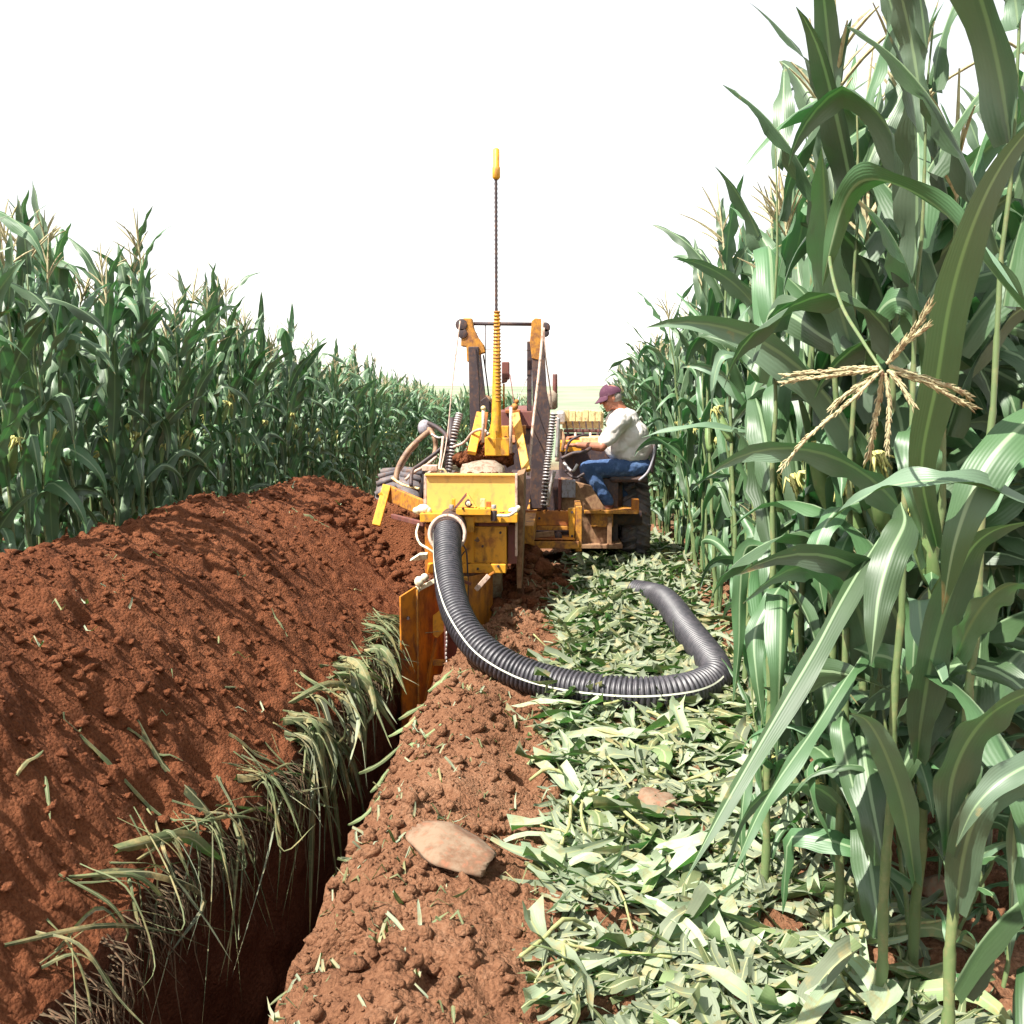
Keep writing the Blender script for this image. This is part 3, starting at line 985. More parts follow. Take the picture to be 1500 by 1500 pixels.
# ------------------------------------------------------------ hero corn plants, right front
def hero_leaf(parent, pts, w, side, base=0.30, fold=0.3, wave=0.26, waves=3.6, twist=0.0, n=34, ph=0.0, tip=2.1):
    C = [W(*p) for p in pts]
    C = spline(C, n)
    s = np.linspace(0, 1, n)
    wd = w * np.where(s < 0.35, base + (1 - base) * np.sin(s / 0.35 * math.pi / 2), np.clip(1 - np.clip((s - 0.35) / 0.65, 0, 1) ** tip, 0.02, 1))
    V, F, U = leaf_arrays(C, wd, side, fold, wave, waves, ph, 8, twist)
    o0 = np.array(parent.location)
    o = link('leaf', mesh_np('leaf', V - o0, F, M['leaf'], U), parent)
    return o


def hero_plant(x, Y, h, lean, label, leaves=(), std=0, seed=0, r=0.0145, zmin=1.2, low=4, side_only=False):
    rg = np.random.RandomState(seed)
    z0 = gz(x, Y) - 0.03
    t = thing('corn_plant', label, 'corn plant', (x, Y, z0), 0, 'corn plants of the right field')
    mb = MB()
    pts, rs = [], []
    k = int(h / 0.17)
    for i in range(k + 1):
        z = i * h / k
        q = (z / h) ** 1.6
        c = Vector((lean[0] * q + 0.005 * math.sin(i * 2), lean[1] * q, z)); rr = r * (1 - 0.85 * i / k)
        pts += [c, c + Vector((0, 0, 0.014))]; rs += [rr * 1.25, rr]
    mb.tube(pts, rs, 12)
    mb.build('stalk', M['stalk'], t, True)
    for a in leaves: hero_leaf(t, *a[:3], **(a[3] if len(a) > 3 else {}))
    for i in range(std + low):
        z = zmin + (h - zmin - 0.05) * i / max(1, std - 1) if i < std else 0.25 + 0.22 * (i - std)
        kd = 'mid' if z < 0.7 * h else 'upper' if z < .9 * h else 'top'
        o = link('leaf', LEAF_ME[kd][rg.randint(NV)], t)
        q = (z / h) ** 1.6
        o.location = (lean[0] * q, lean[1] * q, z)
        o.rotation_euler = (rg.normal(0, .1), rg.normal(0, .1), (i % 2) * math.pi + rg.normal(0.3, .5))
        if z < 1.5 or side_only:
            o.rotation_euler.z = rg.choice([-1, 1]) * rg.uniform(.8, 1.7)
        s = rg.uniform(.95, 1.15); o.scale = (s, s, s)
    return t


X_ = (1, 0, 0)
hA = hero_plant(0.98, 2.62, 2.75, (0.02, 0.05), 'corn plant with thick pale stalk and wide grey-green leaf hanging at the front right', [
    ([(1320, 735, 2.62), (1325, 765, 2.5), (1305, 810, 2.42), (1288, 870, 2.38), (1281, 925, 2.36), (1276, 975, 2.36)], 0.095, X_, dict(wave=.2)),
    ([(1344, 610, 2.55), (1346, 640, 2.4), (1349, 690, 2.36), (1350, 735, 2.36), (1352, 790, 2.38)], 0.115, X_, dict(base=.5, fold=.35)),
    ([(1343, 1110, 2.6), (1350, 1050, 2.5), (1368, 950, 2.38), (1405, 835, 2.25), (1450, 780, 2.15), (1530, 760, 2.1)], 0.098, X_, dict(fold=.2)),
    ([(1340, 1290, 2.6), (1325, 1190, 2.45), (1300, 1110, 2.35), (1272, 1058, 2.3), (1246, 1045, 2.28)], 0.075, X_, dict()),
], 10, 3, zmin=1.8)
hB = hero_plant(1.06, 2.36, 2.8, (0.03, 0.0), 'corn plant whose very wide dark leaf crosses the upper right corner', [
    ([(1372, 800, 2.3), (1350, 690, 2.1), (1372, 560, 1.9), (1392, 440, 1.75), (1425, 330, 1.65), (1475, 230, 1.6), (1560, 130, 1.55)], 0.076, X_, dict(fold=.25, wave=.06)),
    ([(1386, 1245, 2.3), (1395, 1140, 2.2), (1432, 1065, 2.1), (1490, 1022, 2.0), (1570, 1000, 2.0)], 0.10, X_, dict(fold=.2)),
    ([(1400, 960, 2.36), (1430, 900, 2.2), (1470, 860, 2.1), (1540, 850, 2.0)], 0.09, X_, dict()),
    ([(1380, 1000, 2.36), (1352, 930, 2.5), (1345, 880, 2.6), (1338, 960, 2.6), (1335, 1040, 2.6)], 0.07, X_, dict()),
], 7, 9, zmin=2.0)
hC = hero_plant(1.12, 2.05, 2.8, (0.0, 0.0), 'corn plant at the right frame edge with a long leaf arching level to the left', [
    ([(1600, 790, 1.9), (1480, 728, 1.75), (1390, 706, 1.7), (1312, 711, 1.75), (1257, 733, 1.8), (1205, 772, 1.9)], 0.062, (0, 1, .3), dict(fold=.4, base=.7)),
    ([(1590, 560, 1.95), (1500, 620, 1.8), (1440, 690, 1.75), (1400, 790, 1.75), (1380, 900, 1.8)], 0.09, X_, dict(wave=.1)),
    ([(1580, 620, 1.95), (1530, 500, 1.8), (1450, 395, 1.85), (1380, 310, 2.0), (1310, 270, 2.1), (1262, 266, 2.2), (1235, 300, 2.3), (1215, 370, 2.35), (1205, 420, 2.4)], 0.075, (0, 1, .5), dict(fold=.4, base=.7, tip=3)),
    ([(1590, 700, 2.0), (1560, 560, 1.9), (1500, 455, 1.9), (1450, 380, 1.95), (1400, 320, 2.05)], 0.07, (0, 1, .5), dict(fold=.3)),
    ([(1600, 1150, 2.0), (1530, 1120, 1.9), (1480, 1135, 1.85), (1430, 1180, 1.85), (1400, 1240, 1.9)], 0.06, (0, 1, .3), dict()),
], 3, 5, zmin=2.3)
hD = hero_plant(0.97, 3.0, 2.65, (-0.05, 0.0), 'corn plant with two long pale leaves sweeping diagonally down to the crushed leaves', [
    ([(1318, 742, 2.85), (1280, 800, 2.7), (1232, 880, 2.55), (1195, 950, 2.45), (1148, 1030, 2.35), (1090, 1130, 2.25), (1045, 1210, 2.2), (998, 1300, 2.15)], 0.088, (1, 0, .6), dict(fold=.35, wave=.15, n=46)),
    ([(1262, 960, 2.8), (1235, 1000, 2.65), (1190, 1070, 2.55), (1135, 1150, 2.45), (1100, 1215, 2.4), (1066, 1300, 2.35)], 0.075, (1, 0, .6), dict(fold=.35, wave=.2, n=40)),
    ([(1250, 950, 2.95), (1275, 958, 2.8), (1305, 965, 2.7), (1328, 990, 2.65), (1340, 1030, 2.65)], 0.085, (0, .5, 1), dict(wave=.35)),
    ([(1268, 772, 3.0), (1245, 782, 2.95), (1228, 825, 2.9), (1217, 890, 2.9)], 0.06, X_, dict(base=.4)),
    ([(1258, 735, 3.0), (1222, 750, 2.9), (1196, 800, 2.85), (1200, 850, 2.85), (1209, 900, 2.85)], 0.075, X_, dict(base=.4)),
    ([(1236, 1040, 2.95), (1232, 1070, 2.85), (1244, 1130, 2.8), (1262, 1200, 2.75), (1272, 1262, 2.75)], 0.07, X_, dict()),
    ([(1250, 1130, 2.95), (1205, 1110, 2.9), (1182, 1130, 2.85), (1196, 1190, 2.8), (1222, 1240, 2.8)], 0.06, X_, dict()),
    ([(1262, 560, 2.95), (1275, 480, 2.8), (1305, 440, 2.7), (1340, 450, 2.65), (1356, 500, 2.65), (1350, 560, 2.7)], 0.085, (0, 1, .3), dict()),
], 9, 6, zmin=1.8)
hE = hero_plant(0.80, 3.3, 2.6, (-0.04, 0.02), 'corn plant with one broad white-lit leaf bent over toward the path', [
    ([(1108, 560, 3.3), (1118, 490, 3.25), (1130, 455, 3.2), (1160, 462, 3.1), (1200, 490, 3.0), (1240, 515, 2.95), (1270, 535, 2.95)], 0.12, (0, 1, 0.9), dict(fold=.25, wave=.1)),
    ([(1150, 850, 3.3), (1134, 872, 3.2), (1106, 925, 3.15), (1108, 990, 3.1), (1119, 1065, 3.1)], 0.075, X_, dict(base=.4)),
    ([(1120, 800, 3.3), (1092, 805, 3.3), (1084, 870, 3.3), (1082, 950, 3.3), (1074, 1030, 3.3)], 0.06, X_, dict()),
    ([(1138, 1000, 3.3), (1158, 985, 3.2), (1172, 1020, 3.15), (1178, 1090, 3.1), (1190, 1160, 3.1)], 0.06, X_, dict()),
    ([(1135, 1120, 3.3), (1110, 1110, 3.2), (1092, 1150, 3.15), (1086, 1220, 3.1), (1092, 1290, 3.1)], 0.055, X_, dict()),
    ([(1108, 560, 3.3), (1085, 530, 3.25), (1062, 520, 3.2), (1048, 545, 3.2), (1042, 600, 3.2)], 0.045, (0, 1, .3), dict()),
], 13, 7, zmin=0.4, low=0, side_only=True)
hF = hero_plant(1.02, 3.75, 2.7, (0.0, 0.0), 'tall corn plant with upright pale leaves against the sky at upper right', [
    ([(1168, 780, 3.75), (1150, 842, 3.65), (1128, 858, 3.6), (1104, 866, 3.6)], 0.07, (0, 1, .5), dict()),
    ([(1165, 760, 3.75), (1120, 790, 3.7), (1100, 800, 3.65), (1082, 850, 3.6), (1076, 900, 3.6)], 0.07, X_, dict()),
    ([(1172, 880, 3.75), (1150, 900, 3.7), (1142, 960, 3.65), (1150, 1020, 3.6), (1160, 1075, 3.6)], 0.065, X_, dict()),
    ([(1172, 980, 3.75), (1195, 960, 3.7), (1210, 1010, 3.65), (1205, 1080, 3.6)], 0.065, X_, dict()),
    ([(1180, 640, 3.7), (1165, 560, 3.6), (1158, 470, 3.6), (1120, 440, 3.6), (1085, 470, 3.6), (1075, 540, 3.6)], 0.07, (0, 1, .3), dict()),
], 14, 8, zmin=0.4, low=0, side_only=True)
hG = hero_plant(1.38, 5.5, 2.6, (0.0, 0.0), 'corn plant with one long leaf reaching toward the back of the operator', [
    ([(1165, 712, 5.5), (1140, 670, 5.45), (1105, 640, 5.4), (1060, 629, 5.35), (1010, 627, 5.3), (972, 633, 5.3), (940, 641, 5.3)], 0.085, (0, 1, .25), dict(fold=.35)),
], 13, 10, zmin=0.4, low=0, side_only=True)


# the drooping tassel in front of the leaves
def grain_tube(mb, pts, r, n=60, seg=5):
    C = spline(pts, n); rs = [r * (0.55 + 0.6 * abs(math.sin(i * 1.35))) * (1 if i < n * .8 else 1 - 0.8 * (i - n * .8) / (n * .2)) for i in range(n)]
    mb.tube(C, rs, seg)
    rr_ = random.Random(int(r * 1e7) + n)
    for i in range(3, n - 2, 2):
        t = (C[i + 1] - C[i]).normalized()
        for _ in range(2):
            o_ = Vector((rr_.uniform(-1, 1), rr_.uniform(-1, 1), rr_.uniform(-1, 1))); o_ = (o_ - t * o_.dot(t)).normalized()
            mb.tube([C[i] + o_ * r * .5, C[i] + o_ * r * 1.3 + t * r * 1.6, C[i] + o_ * r * 1.7 + t * r * 3.4], [r * .35, r * .42, r * .1], 3, False)
tm = MB(hD.location)
Yt = 1.62
ts = MB(hD.location)
ts.tube(spline([W(1214, 330, 2.75), W(1216, 385, 2.3), W(1232, 445, 1.95), W(1264, 500, 1.7), W(1294, 546, Yt)], 20), [.0045 - .0001 * i for i in range(20)], 7)
o = ts.build('tassel_stem', M['stalk'], hD, True); o.location = (0, 0, 0)
for br in ([(1290, 542), (1240, 541), (1190, 547), (1142, 552)], [(1290, 545), (1230, 549), (1180, 556), (1142, 563)], [(1300, 535), (1320, 505), (1345, 470), (1367, 440)],
           [(1302, 530), (1330, 500), (1360, 478)], [(1295, 548), (1288, 590), (1276, 640), (1269, 677)], [(1288, 550), (1250, 585), (1190, 635), (1141, 688)],
           [(1298, 548), (1303, 600), (1299, 663)], [(1300, 545), (1350, 560), (1395, 582), (1429, 602)], [(1305, 540), (1360, 555), (1400, 572), (1424, 580)],
           [(1296, 546), (1270, 555), (1240, 575), (1215, 600)], [(1300, 540), (1320, 560), (1340, 600)]):
    d = random.Random(br[1][0]).uniform(-.08, .08)
    jr = random.Random(br[-1][0] * 7 + 1)
    j0 = jr.uniform(-.5, .6)
    pp = [(p[0] - (6 * j0 if i == 0 else jr.uniform(-3, 3)), p[1] - (9 * j0 if i == 0 else jr.uniform(-3, 3))) for i, p in enumerate(br)]
    grain_tube(tm, [W(p[0], p[1], Yt + d * i / 3) for i, p in enumerate(pp)], jr.uniform(.0028, .0038))
o = tm.build('tassel', M['tassel'], hD, True, label='large straw coloured tassel drooping with spread branches')
o.location = (0, 0, 0)


# ------------------------------------------------------------ crushed corn on the ground
rg = np.random.RandomState(77)


def lying_leaf(L, w, n=12, cols=4):
    s = np.linspace(0, 1, n)
    a = rg.uniform(-1.4, 1.4) * s + rg.uniform(-.4, .4) * np.sin(s * 6)
    step = L / (n - 1)
    x = np.concatenate([[0], np.cumsum(np.cos(a[:-1]) * step)]); y = np.concatenate([[0], np.cumsum(np.sin(a[:-1]) * step)])
    x -= x.mean(); y -= y.mean()
    z = rg.uniform(.008, .035) * np.sin(s * rg.uniform(4, 10) + rg.rand() * 6) + rg.uniform(-.03, .08) * (s - .5) ** 2 * 4 * (rg.rand() < .5)
    roll = rg.uniform(-0.5, 0.5) + (math.pi if rg.rand() < 0.6 else 0)
    t0 = rg.choice([0.3, 0.6, 0.9])
    wd = leaf_width(n, w, t0)
    return leaf_arrays(np.stack([x, y, z], -1), wd, (0.0, math.cos(roll), math.sin(roll)), rg.uniform(.1, .6), rg.uniform(.2, .5), rg.uniform(1.5, 4), rg.rand() * 6, cols, rg.uniform(-1.3, 1.3))


LYING = [lying_leaf(rg.uniform(.22, .62), rg.uniform(.040, .085)) for _ in range(26)]
LYING_ME = [mesh_np('fallen_leaf', v, f, M['litter'], u) for v, f, u in LYING]
LYLOW = [lying_leaf(rg.uniform(.20, .60), rg.uniform(.034, .078), 8, 2) for _ in range(24)]


def litter_pos(y0, y1):
    while True:
        Y = y0 * math.exp(rg.rand() * math.log(y1 / y0))
        xl_ = 0.02 + 0.10 * float(fbm(np.array([Y * 1.7]), np.array([2.0]), 3, 1)[0]) * 2 + (0.09 if Y > 6 else 0)
        x = xl_ + abs(rg.normal(0, 1)) * 0.55 if rg.rand() < .5 else rg.uniform(xl_, 1.25 if Y < 8.5 else 1.5)
        if x < 1.7 and not (Y < 3.2 and rg.rand() < .35): return x, Y


for k in range(288):
    x, Y = litter_pos(2.35, 5.6)
    o = link('fallen_leaf', LYING_ME[rg.randint(26)], GROUND)
    o.location = (x, Y, gz(x, Y) + rg.uniform(0.01, 0.06))
    o.rotation_euler = (rg.normal(0, .12), rg.normal(0, .12), rg.rand() * 6.28)
    o.scale = (rg.uniform(.8, 1.15),) * 3


def joined(name, lib, places, mat, parent, kind='stuff'):
    Vs, Fs, Us = [], [], []; off = 0
    for loc, rot, s in places:
        V, F, U = lib[rg.randint(len(lib))]
        A = np.array(emat(loc, rot, s))
        Vs.append(V @ A[:3, :3].T + A[:3, 3]); Fs.append(F + off); Us.append(U); off += len(V)
    o = link(name, mesh_np(name, np.concatenate(Vs), np.concatenate(Fs), mat, np.concatenate(Us)), parent)
    if kind: o['kind'] = kind
    return o


pl = []
for k in range(5600):
    far = rg.rand() < .55
    x, Y = litter_pos(5.2, 12.5) if far else litter_pos(2.3, 5.6)
    if Y > 8 and x < .35: x += .3
    pl.append(((x, Y, gz(x, Y) + rg.uniform(0.0, 0.09 if far else .03)), (rg.normal(0, .2), rg.normal(0, .2), rg.rand() * 6.28), rg.uniform(.45, 1.1) * (1 if far else .6)))
joined('crushed_corn_leaves', LYLOW, pl, M['litter'], GROUND)
for k in range(46):
    x, Y = litter_pos(2.5, 8.5)
    a = rg.rand() * 6.28; L = rg.uniform(.2, .6); z = .03 + rg.rand() * .06
    pts = [Vector((x + math.cos(a + b) * L * t, Y + math.sin(a + b) * L * t, z + gz(x + math.cos(a + b) * L * t, Y + math.sin(a + b) * L * t))) for t, b in ((-.5, 0), (-.15, .2), (.2, 0), (.5, .15))]
    C = spline(pts, 9); r = rg.uniform(.004, .008)
    MB().tube(C, [r * (1.25 if i % 3 == 0 else 1) for i in range(9)], 7).build('broken_stalk', M['litter_stalk'], GROUND, True)
# thin straw and shreds on the bare soil
pl = []
SHRED = [lying_leaf(rg.uniform(.05, .16), rg.uniform(.006, .016), 5, 2) for _ in range(10)]
for k in range(420):
    x, Y = fx_right(rg)
    pl.append(((x, Y, gz(x, Y) + .006), (rg.normal(0, .2), rg.normal(0, .2), rg.rand() * 6.28), rg.uniform(.6, 1.3)))
joined('straw_shreds', SHRED, pl, M['torn'], GROUND)
pl = []
for k in range(110):
    x, Y = fx_mound(rg)
    pl.append(((x, Y, gz(x, Y) + .008), (rg.normal(0, .2), rg.normal(0, .2), rg.rand() * 6.28), rg.uniform(.5, 1.2)))
joined('straw_shreds', SHRED, pl, M['torn'], SOIL_MOUND)
# single husk and stalk pieces lying on the mound
def on_mound(px, py, length, ang, w, bend=0.0):
    lo, hi = 2.0, 12.0
    for Yt_ in np.arange(2.2, 12, 0.02):
        p = W(px, py, Yt_)
        if p.z < gz(p.x, Yt_): break
    c = Vector((p.x, Yt_, gz(p.x, Yt_) + 0.012))
    pts = [c + Vector((math.cos(ang + bend * t) * length * t, math.sin(ang + bend * t) * length * t, 0)) for t in (-.5, -.25, 0, .25, .5)]
    pts = [Vector((q.x, q.y, gz(q.x, q.y) + 0.014)) for q in pts]
    V, F, U = leaf_arrays(spline(pts, 9), np.array([.5, .8, 1, 1, 1, .9, .8, .5, .15]) * w, (-math.sin(ang), math.cos(ang), .3), .4, .2)
    link('fallen_leaf', mesh_np('fallen_leaf', V, F, M['torn'], U), SOIL_MOUND)
for a in ((410, 915, .16, 2.4, .022), (45, 1125, .18, 1.6, .02), (455, 757, .3, .3, .06), (375, 1108, .22, .5, .03), (105, 1068, .1, .3, .015, 2), (200, 1168, .36, .35, .03),
          (275, 1160, .40, -.1, .06), (340, 1010, .08, 1, .02), (230, 1112, .2, .5, .02), (70, 1175, .12, -1, .014), (300, 690, .12, 1, .02)):
    on_mound(*a)


# torn leaves and roots hanging over the left lip of the trench
def hanging(Y, start, over, drop, w, dy, curl):
    xl_ = float(x_left(np.array([Y]))[0])
    zs = gz(xl_ - start, Y) + .015
    z0 = gz(xl_ - .01, Y)
    pts = [(xl_ - start, Y, zs), (xl_ - start * .4, Y + dy * .2, (z0 + zs) / 2 + .05), (xl_ + over * .6, Y + dy * .5, z0 + .02), (xl_ + over, Y + dy * .8, z0 - drop * .5), (xl_ + over * curl, Y + dy, z0 - drop)]
    n = 14
    C = spline([Vector(p) for p in pts], n)
    V, F, U = leaf_arrays(C, leaf_width(n, w, .6), (rg.normal(0, .3), 1, rg.normal(0, .3)), rg.uniform(.2, .6), rg.uniform(.1, .3), rg.uniform(1.5, 4), rg.rand() * 6, 4, rg.uniform(-1, 1))
    link('hanging_leaf', mesh_np('hanging_leaf', V, F, M['torn'], U), TRENCH)


def tuft(Yc, n, drop, broad, fan):
    off = rg.uniform(-.03, .10)
    for k in range(int(n * rg.uniform(.9, 1.9))):
        Y = Yc + rg.normal(0, .05)
        xl_ = float(x_left(np.array([Y]))[0]) - off
        z0 = gz(xl_ - .015, Y) - .01
        a = rg.normal(0, fan)                       # fan angle along the lip
        L = drop * rg.uniform(.35, 1.2)
        w = rg.uniform(.032, .062) if rg.rand() < broad * .85 else rg.uniform(.004, .018)
        out = rg.uniform(.04, .20) + off; st = rg.uniform(.01, .14)
        p0 = Vector((xl_ - st, Y - a * .10, gz(xl_ - st, Y) + rg.uniform(-.01, .02)))
        p1 = Vector((xl_ + out * .35, Y + a * .08, z0 + rg.uniform(.01, .07)))
        p2 = Vector((xl_ + out * .8, Y + a * .35 * L * 2, z0 - L * .35))
        p3 = Vector((xl_ + out * rg.uniform(.7, 1.3), Y + a * L * 1.3, z0 - L * rg.uniform(.8, 1.1)))
        if rg.rand() < .25:
            p3 = p2 + Vector((rg.normal(0, .10), rg.normal(-.05, .12), rg.uniform(-.12, .05)))
        C = spline([p0, p1, p2, p3], 14)
        V, F, U = leaf_arrays(C, leaf_width(14, w, .6), (rg.normal(0, .5), 1, rg.normal(0, .5)), rg.uniform(.2, .7), rg.uniform(.1, .5), rg.uniform(1, 4), rg.rand() * 6, 4, rg.uniform(-2, 2))
        link('hanging_leaf', mesh_np('hanging_leaf', V, F, M['torn'], U), TRENCH)


for a in ((6.75, 10, .2, .2, .8), (6.62, 12, .22, .15, .8), (6.35, 12, .30, .2, .8), (6.08, 14, .34, .15, .8), (5.80, 8, .26, .3, .9), (5.42, 15, .40, .7, .7), (5.30, 6, .44, 1.0, .5), (5.12, 6, .30, .1, .9), (4.86, 9, .40, .5, .8),
          (4.62, 18, .55, .8, .6), (4.55, 7, .62, 1.2, .4), (4.48, 10, .62, .2, .5), (4.20, 6, .30, .1, 1.0), (3.98, 11, .48, .15, .8), (3.74, 7, .36, .2, .9), (3.50, 9, .50, .15, .8), (3.22, 6, .40, .15, .9), (2.95, 7, .45, .2, .8), (2.65, 5, .4, .2, .8)):
    tuft(*a)
# roots and fine strands hanging from the cut edge
mb = MB()
for k in range(520):
    Y = 2.4 * math.exp(rg.rand() * math.log(6.9 / 2.4)); xl_ = float(x_left(np.array([Y]))[0]) + .01
    z0 = gz(xl_ - .02, Y) - rg.rand() * .10; L = rg.uniform(.05, .32) * (1.4 if rg.rand() < .2 else .8)
    a, b = rg.normal(0, .3), rg.uniform(.02, .10)
    mb.tube([(xl_ - .01, Y, z0), (xl_ + b * .8, Y + a * L * .3, z0 - L * .25), (xl_ + b, Y + a * L * .8, z0 - L * .65), (xl_ + b * rg.uniform(.5, 1.5), Y + a * L, z0 - L)], [rg.uniform(.0015, .0045)] * 3 + [.001], 3, False)
o = mb.build('roots', M['roots'], TRENCH, True); o['kind'] = 'stuff'
# a few pale blades on the right lip
for px, py, Y, L, a, w in ((615, 1050, 5.2, .3, 1.0, .03), (600, 1100, 4.9, .25, .9, .025), (560, 1160, 4.5, .3, 1.1, .03), (640, 1010, 5.5, .32, 1.1, .04), (655, 1000, 5.6, .25, .8, .03), (620, 1140, 4.6, .3, .9, .03), (560, 1200, 4.2, .2, 1.3, .02), (540, 1240, 3.9, .2, 1.0, .02)):
    x = W(px, py, Y).x
    pts = [Vector((x + math.cos(a) * L * t, Y + math.sin(a) * L * t, 0)) for t in (-.6, -.2, .2, .6)]
    pts = [Vector((q.x, q.y, gz(q.x, q.y) + .02)) for q in pts]
    V, F, U = leaf_arrays(spline(pts, 9), leaf_width(9, w, .4), (-math.sin(a), math.cos(a), .2), .4, .2, 2)
    link('fallen_leaf', mesh_np('fallen_leaf', V, F, M['litter'], U), GROUND)


# ------------------------------------------------------------ the corrugated pipe
PP = [(655, 778, 6.85), (655, 800, 6.65), (656, 832, 6.40), (661, 870, 6.12), (672, 905, 5.88), (692, 937, 5.70), (722, 964, 5.56), (766, 987, 5.46), (820, 1003, 5.36), (880, 1013, 5.27),
      (940, 1017, 5.22), (995, 1013, 5.26), (1030, 1003, 5.38), (1048, 989, 5.50), (1043, 970, 5.72), (1024, 944, 6.05), (1003, 917, 6.45), (988, 895, 6.9), (975, 880, 7.3), (960, 872, 7.75), (930, 866, 8.0)]
dense = spline([W(*p) for p in PP], 900)
acc = [0.0]
for a, b in zip(dense, dense[1:]): acc.append(acc[-1] + (b - a).length)
PITCHR = 0.0285
nr = int(acc[-1] / PITCHR)
prof = ((0.0, 0.0870), (0.22, 0.0870), (0.38, 0.0985), (0.50, 0.1000), (0.80, 0.1000), (0.93, 0.0970))
svals, rvals = [], []
for i in range(nr):
    for f_, r_ in prof: svals.append((i + f_) * PITCHR); rvals.append(r_)
Xd = np.array([tuple(p) for p in dense])
cen = np.stack([np.interp(svals, acc, Xd[:, k]) for k in range(3)], -1)
pipe = thing('drain_pipe', 'long black corrugated plastic pipe with pale stripe curving from the machine across crushed leaves', 'pipe', tuple(cen[0]))
T = np.gradient(cen, axis=0); T /= np.linalg.norm(T, axis=1)[:, None]
SEG = 30
s = np.array((1.0, 0, 0)); V = []
for i in range(len(cen)):
    s = s - T[i] * (s @ T[i]); s /= np.linalg.norm(s); q = np.cross(T[i], s)
    for k in range(SEG):
        a = 2 * math.pi * k / SEG
        V.append(cen[i] + (s * math.cos(a) + q * math.sin(a)) * rvals[i])
V = np.array(V) - cen[0]
ii = (np.arange(len(cen) - 1)[:, None] * SEG + np.arange(SEG)[None, :]).ravel()
jj = (np.arange(len(cen) - 1)[:, None] * SEG + (np.arange(SEG)[None, :] + 1) % SEG).ravel()
me = mesh_np('corrugated_tube', V, np.stack([ii, jj, jj + SEG, ii + SEG], -1), M['pipe'])
link('corrugated_tube', me, pipe)
SV = []
for i in range(len(cen)):
    if svals[i] > 2 and T[i][1] > 0.75: break
    f = min(1, svals[i] / 1.3)
    d = np.array((-1.0, -.25, .1)) * (1 - f) + np.array((-.1, -1, .12 + .1 * math.sin(svals[i] * 3))) * f
    d -= T[i] * (d @ T[i]); d /= np.linalg.norm(d); q = np.cross(T[i], d)
    for e in (-.005, .005): SV.append(cen[i] + d * .1012 + q * e)
SV = np.array(SV) - cen[0]
a = np.arange(len(SV) // 2 - 1) * 2
link('stripe', mesh_np('stripe', SV, np.stack([a, a + 1, a + 3, a + 2], -1), M['stripe']), pipe)

# ------------------------------------------------------------ the trenching machine
TR = thing('trenching_machine', 'yellow trenching machine seen from behind with tall thin mast and mud on its frame', 'trencher', (0, 0, 0))


def part(mb, name, mat, bevel=0.004, smooth=False, parent=TR, label=None):
    return mb.build(name, M[mat], parent, smooth, bevel, label)


def pipe_part(name, pts, r, mat, parent=TR, n=24, seg=8, label=None):
    C = spline([W(*p) for p in pts], n) if len(pts) > 2 else [W(*p) for p in pts]
    return MB().tube(C, r, seg).build(name, M[mat], parent, True, 0, label)


def bolt(px, py, Y, r=0.012, mat='steel', parent=TR, l=0.02):
    c = W(px, py, Y)
    return MB().cyl(c + Vector((0, -l, 0)), c + Vector((0, .005, 0)), r, 6).build('bolt', M[mat], parent, False)


# boot in the trench: bent left plate, right plate
def wallplate(p0, p1, top0, top1, zb0, zb1, th=.014):
    """vertical plate between two plan points given as (px, Y)"""
    a, b = W(p0[0], top0, p0[1]), W(p1[0], top1, p1[1])
    poly = [(a.x, a.y, a.z), (b.x, b.y, b.z), (b.x, b.y, zb1), (a.x, a.y, zb0)]
    d = Vector((b.x - a.x, b.y - a.y, 0)).normalized()
    return poly, Vector((-d.y, d.x, 0)) * th
q, off = wallplate((587, 6.45), (609, 6.62), 874, 860, -1.15, -1.15)
mb = MB(); mb.prism(q, off)
q, off = wallplate((609.3, 6.62), (650, 7.2), 860, 852, -1.15, -1.1)
mb.prism(q, off)
part(mb, 'boot_side_plate', 'orange', .003, label='orange boot plate reaching down into the trench, left side')
q, off = wallplate((683, 6.78), (722, 7.35), 846, 838, -1.0, -1.0)
part(MB().prism(q, off), 'boot_side_plate', 'orange', .003, label='dusty boot plate on the right side of the pipe')
a_, b_ = W(609.5, 862, 6.60), W(609.5, 862, 6.60)
part(MB().beam((a_.x + .006, 6.605, a_.z - .01), (a_.x + .006, 6.605, -1.1), .014, .014, (0, 1, 0)), 'weld_seam', 'rusty', .003)
for pz in (.0, -.22): bolt(598, 905 + (0 if pz == 0 else 60), 6.50, .012, 'dark')
part(MB().pbox(679, 685, 846, 935, 6.75, .05), 'boot_edge', 'yellow', .003)
part(MB().pbox(624, 700, 850, 1010, 7.22, .04), 'boot_back', 'red', .003)
part(MB().beam(W(640, 935, 6.9), W(612, 1075, 6.7), .03, .03), 'brace', 'orange', .003)
part(MB().pbox(634, 668, 968, 976, 6.8, .05), 'cross_bar', 'rusty', .003)
part(MB().pbox(632, 652, 1008, 1018, 6.75, .05), 'cross_bar', 'red', .003)
part(MB().prism([W(634, 902, 6.85), W(650, 890, 6.85), W(650, 925, 6.85), W(640, 935, 6.85), W(634, 930, 6.85)], (0, .02, 0)), 'gusset', 'yellow', .002)
mb = MB()
for i in range(15): mb.ball(W(654 + math.sin(i) * .5, 928 + i * 6.0, 6.55), .008, .008, .016, 6, 4)
o = part(mb, 'hanging_chain', 'steel', 0, True); o['kind'] = 'stuff'
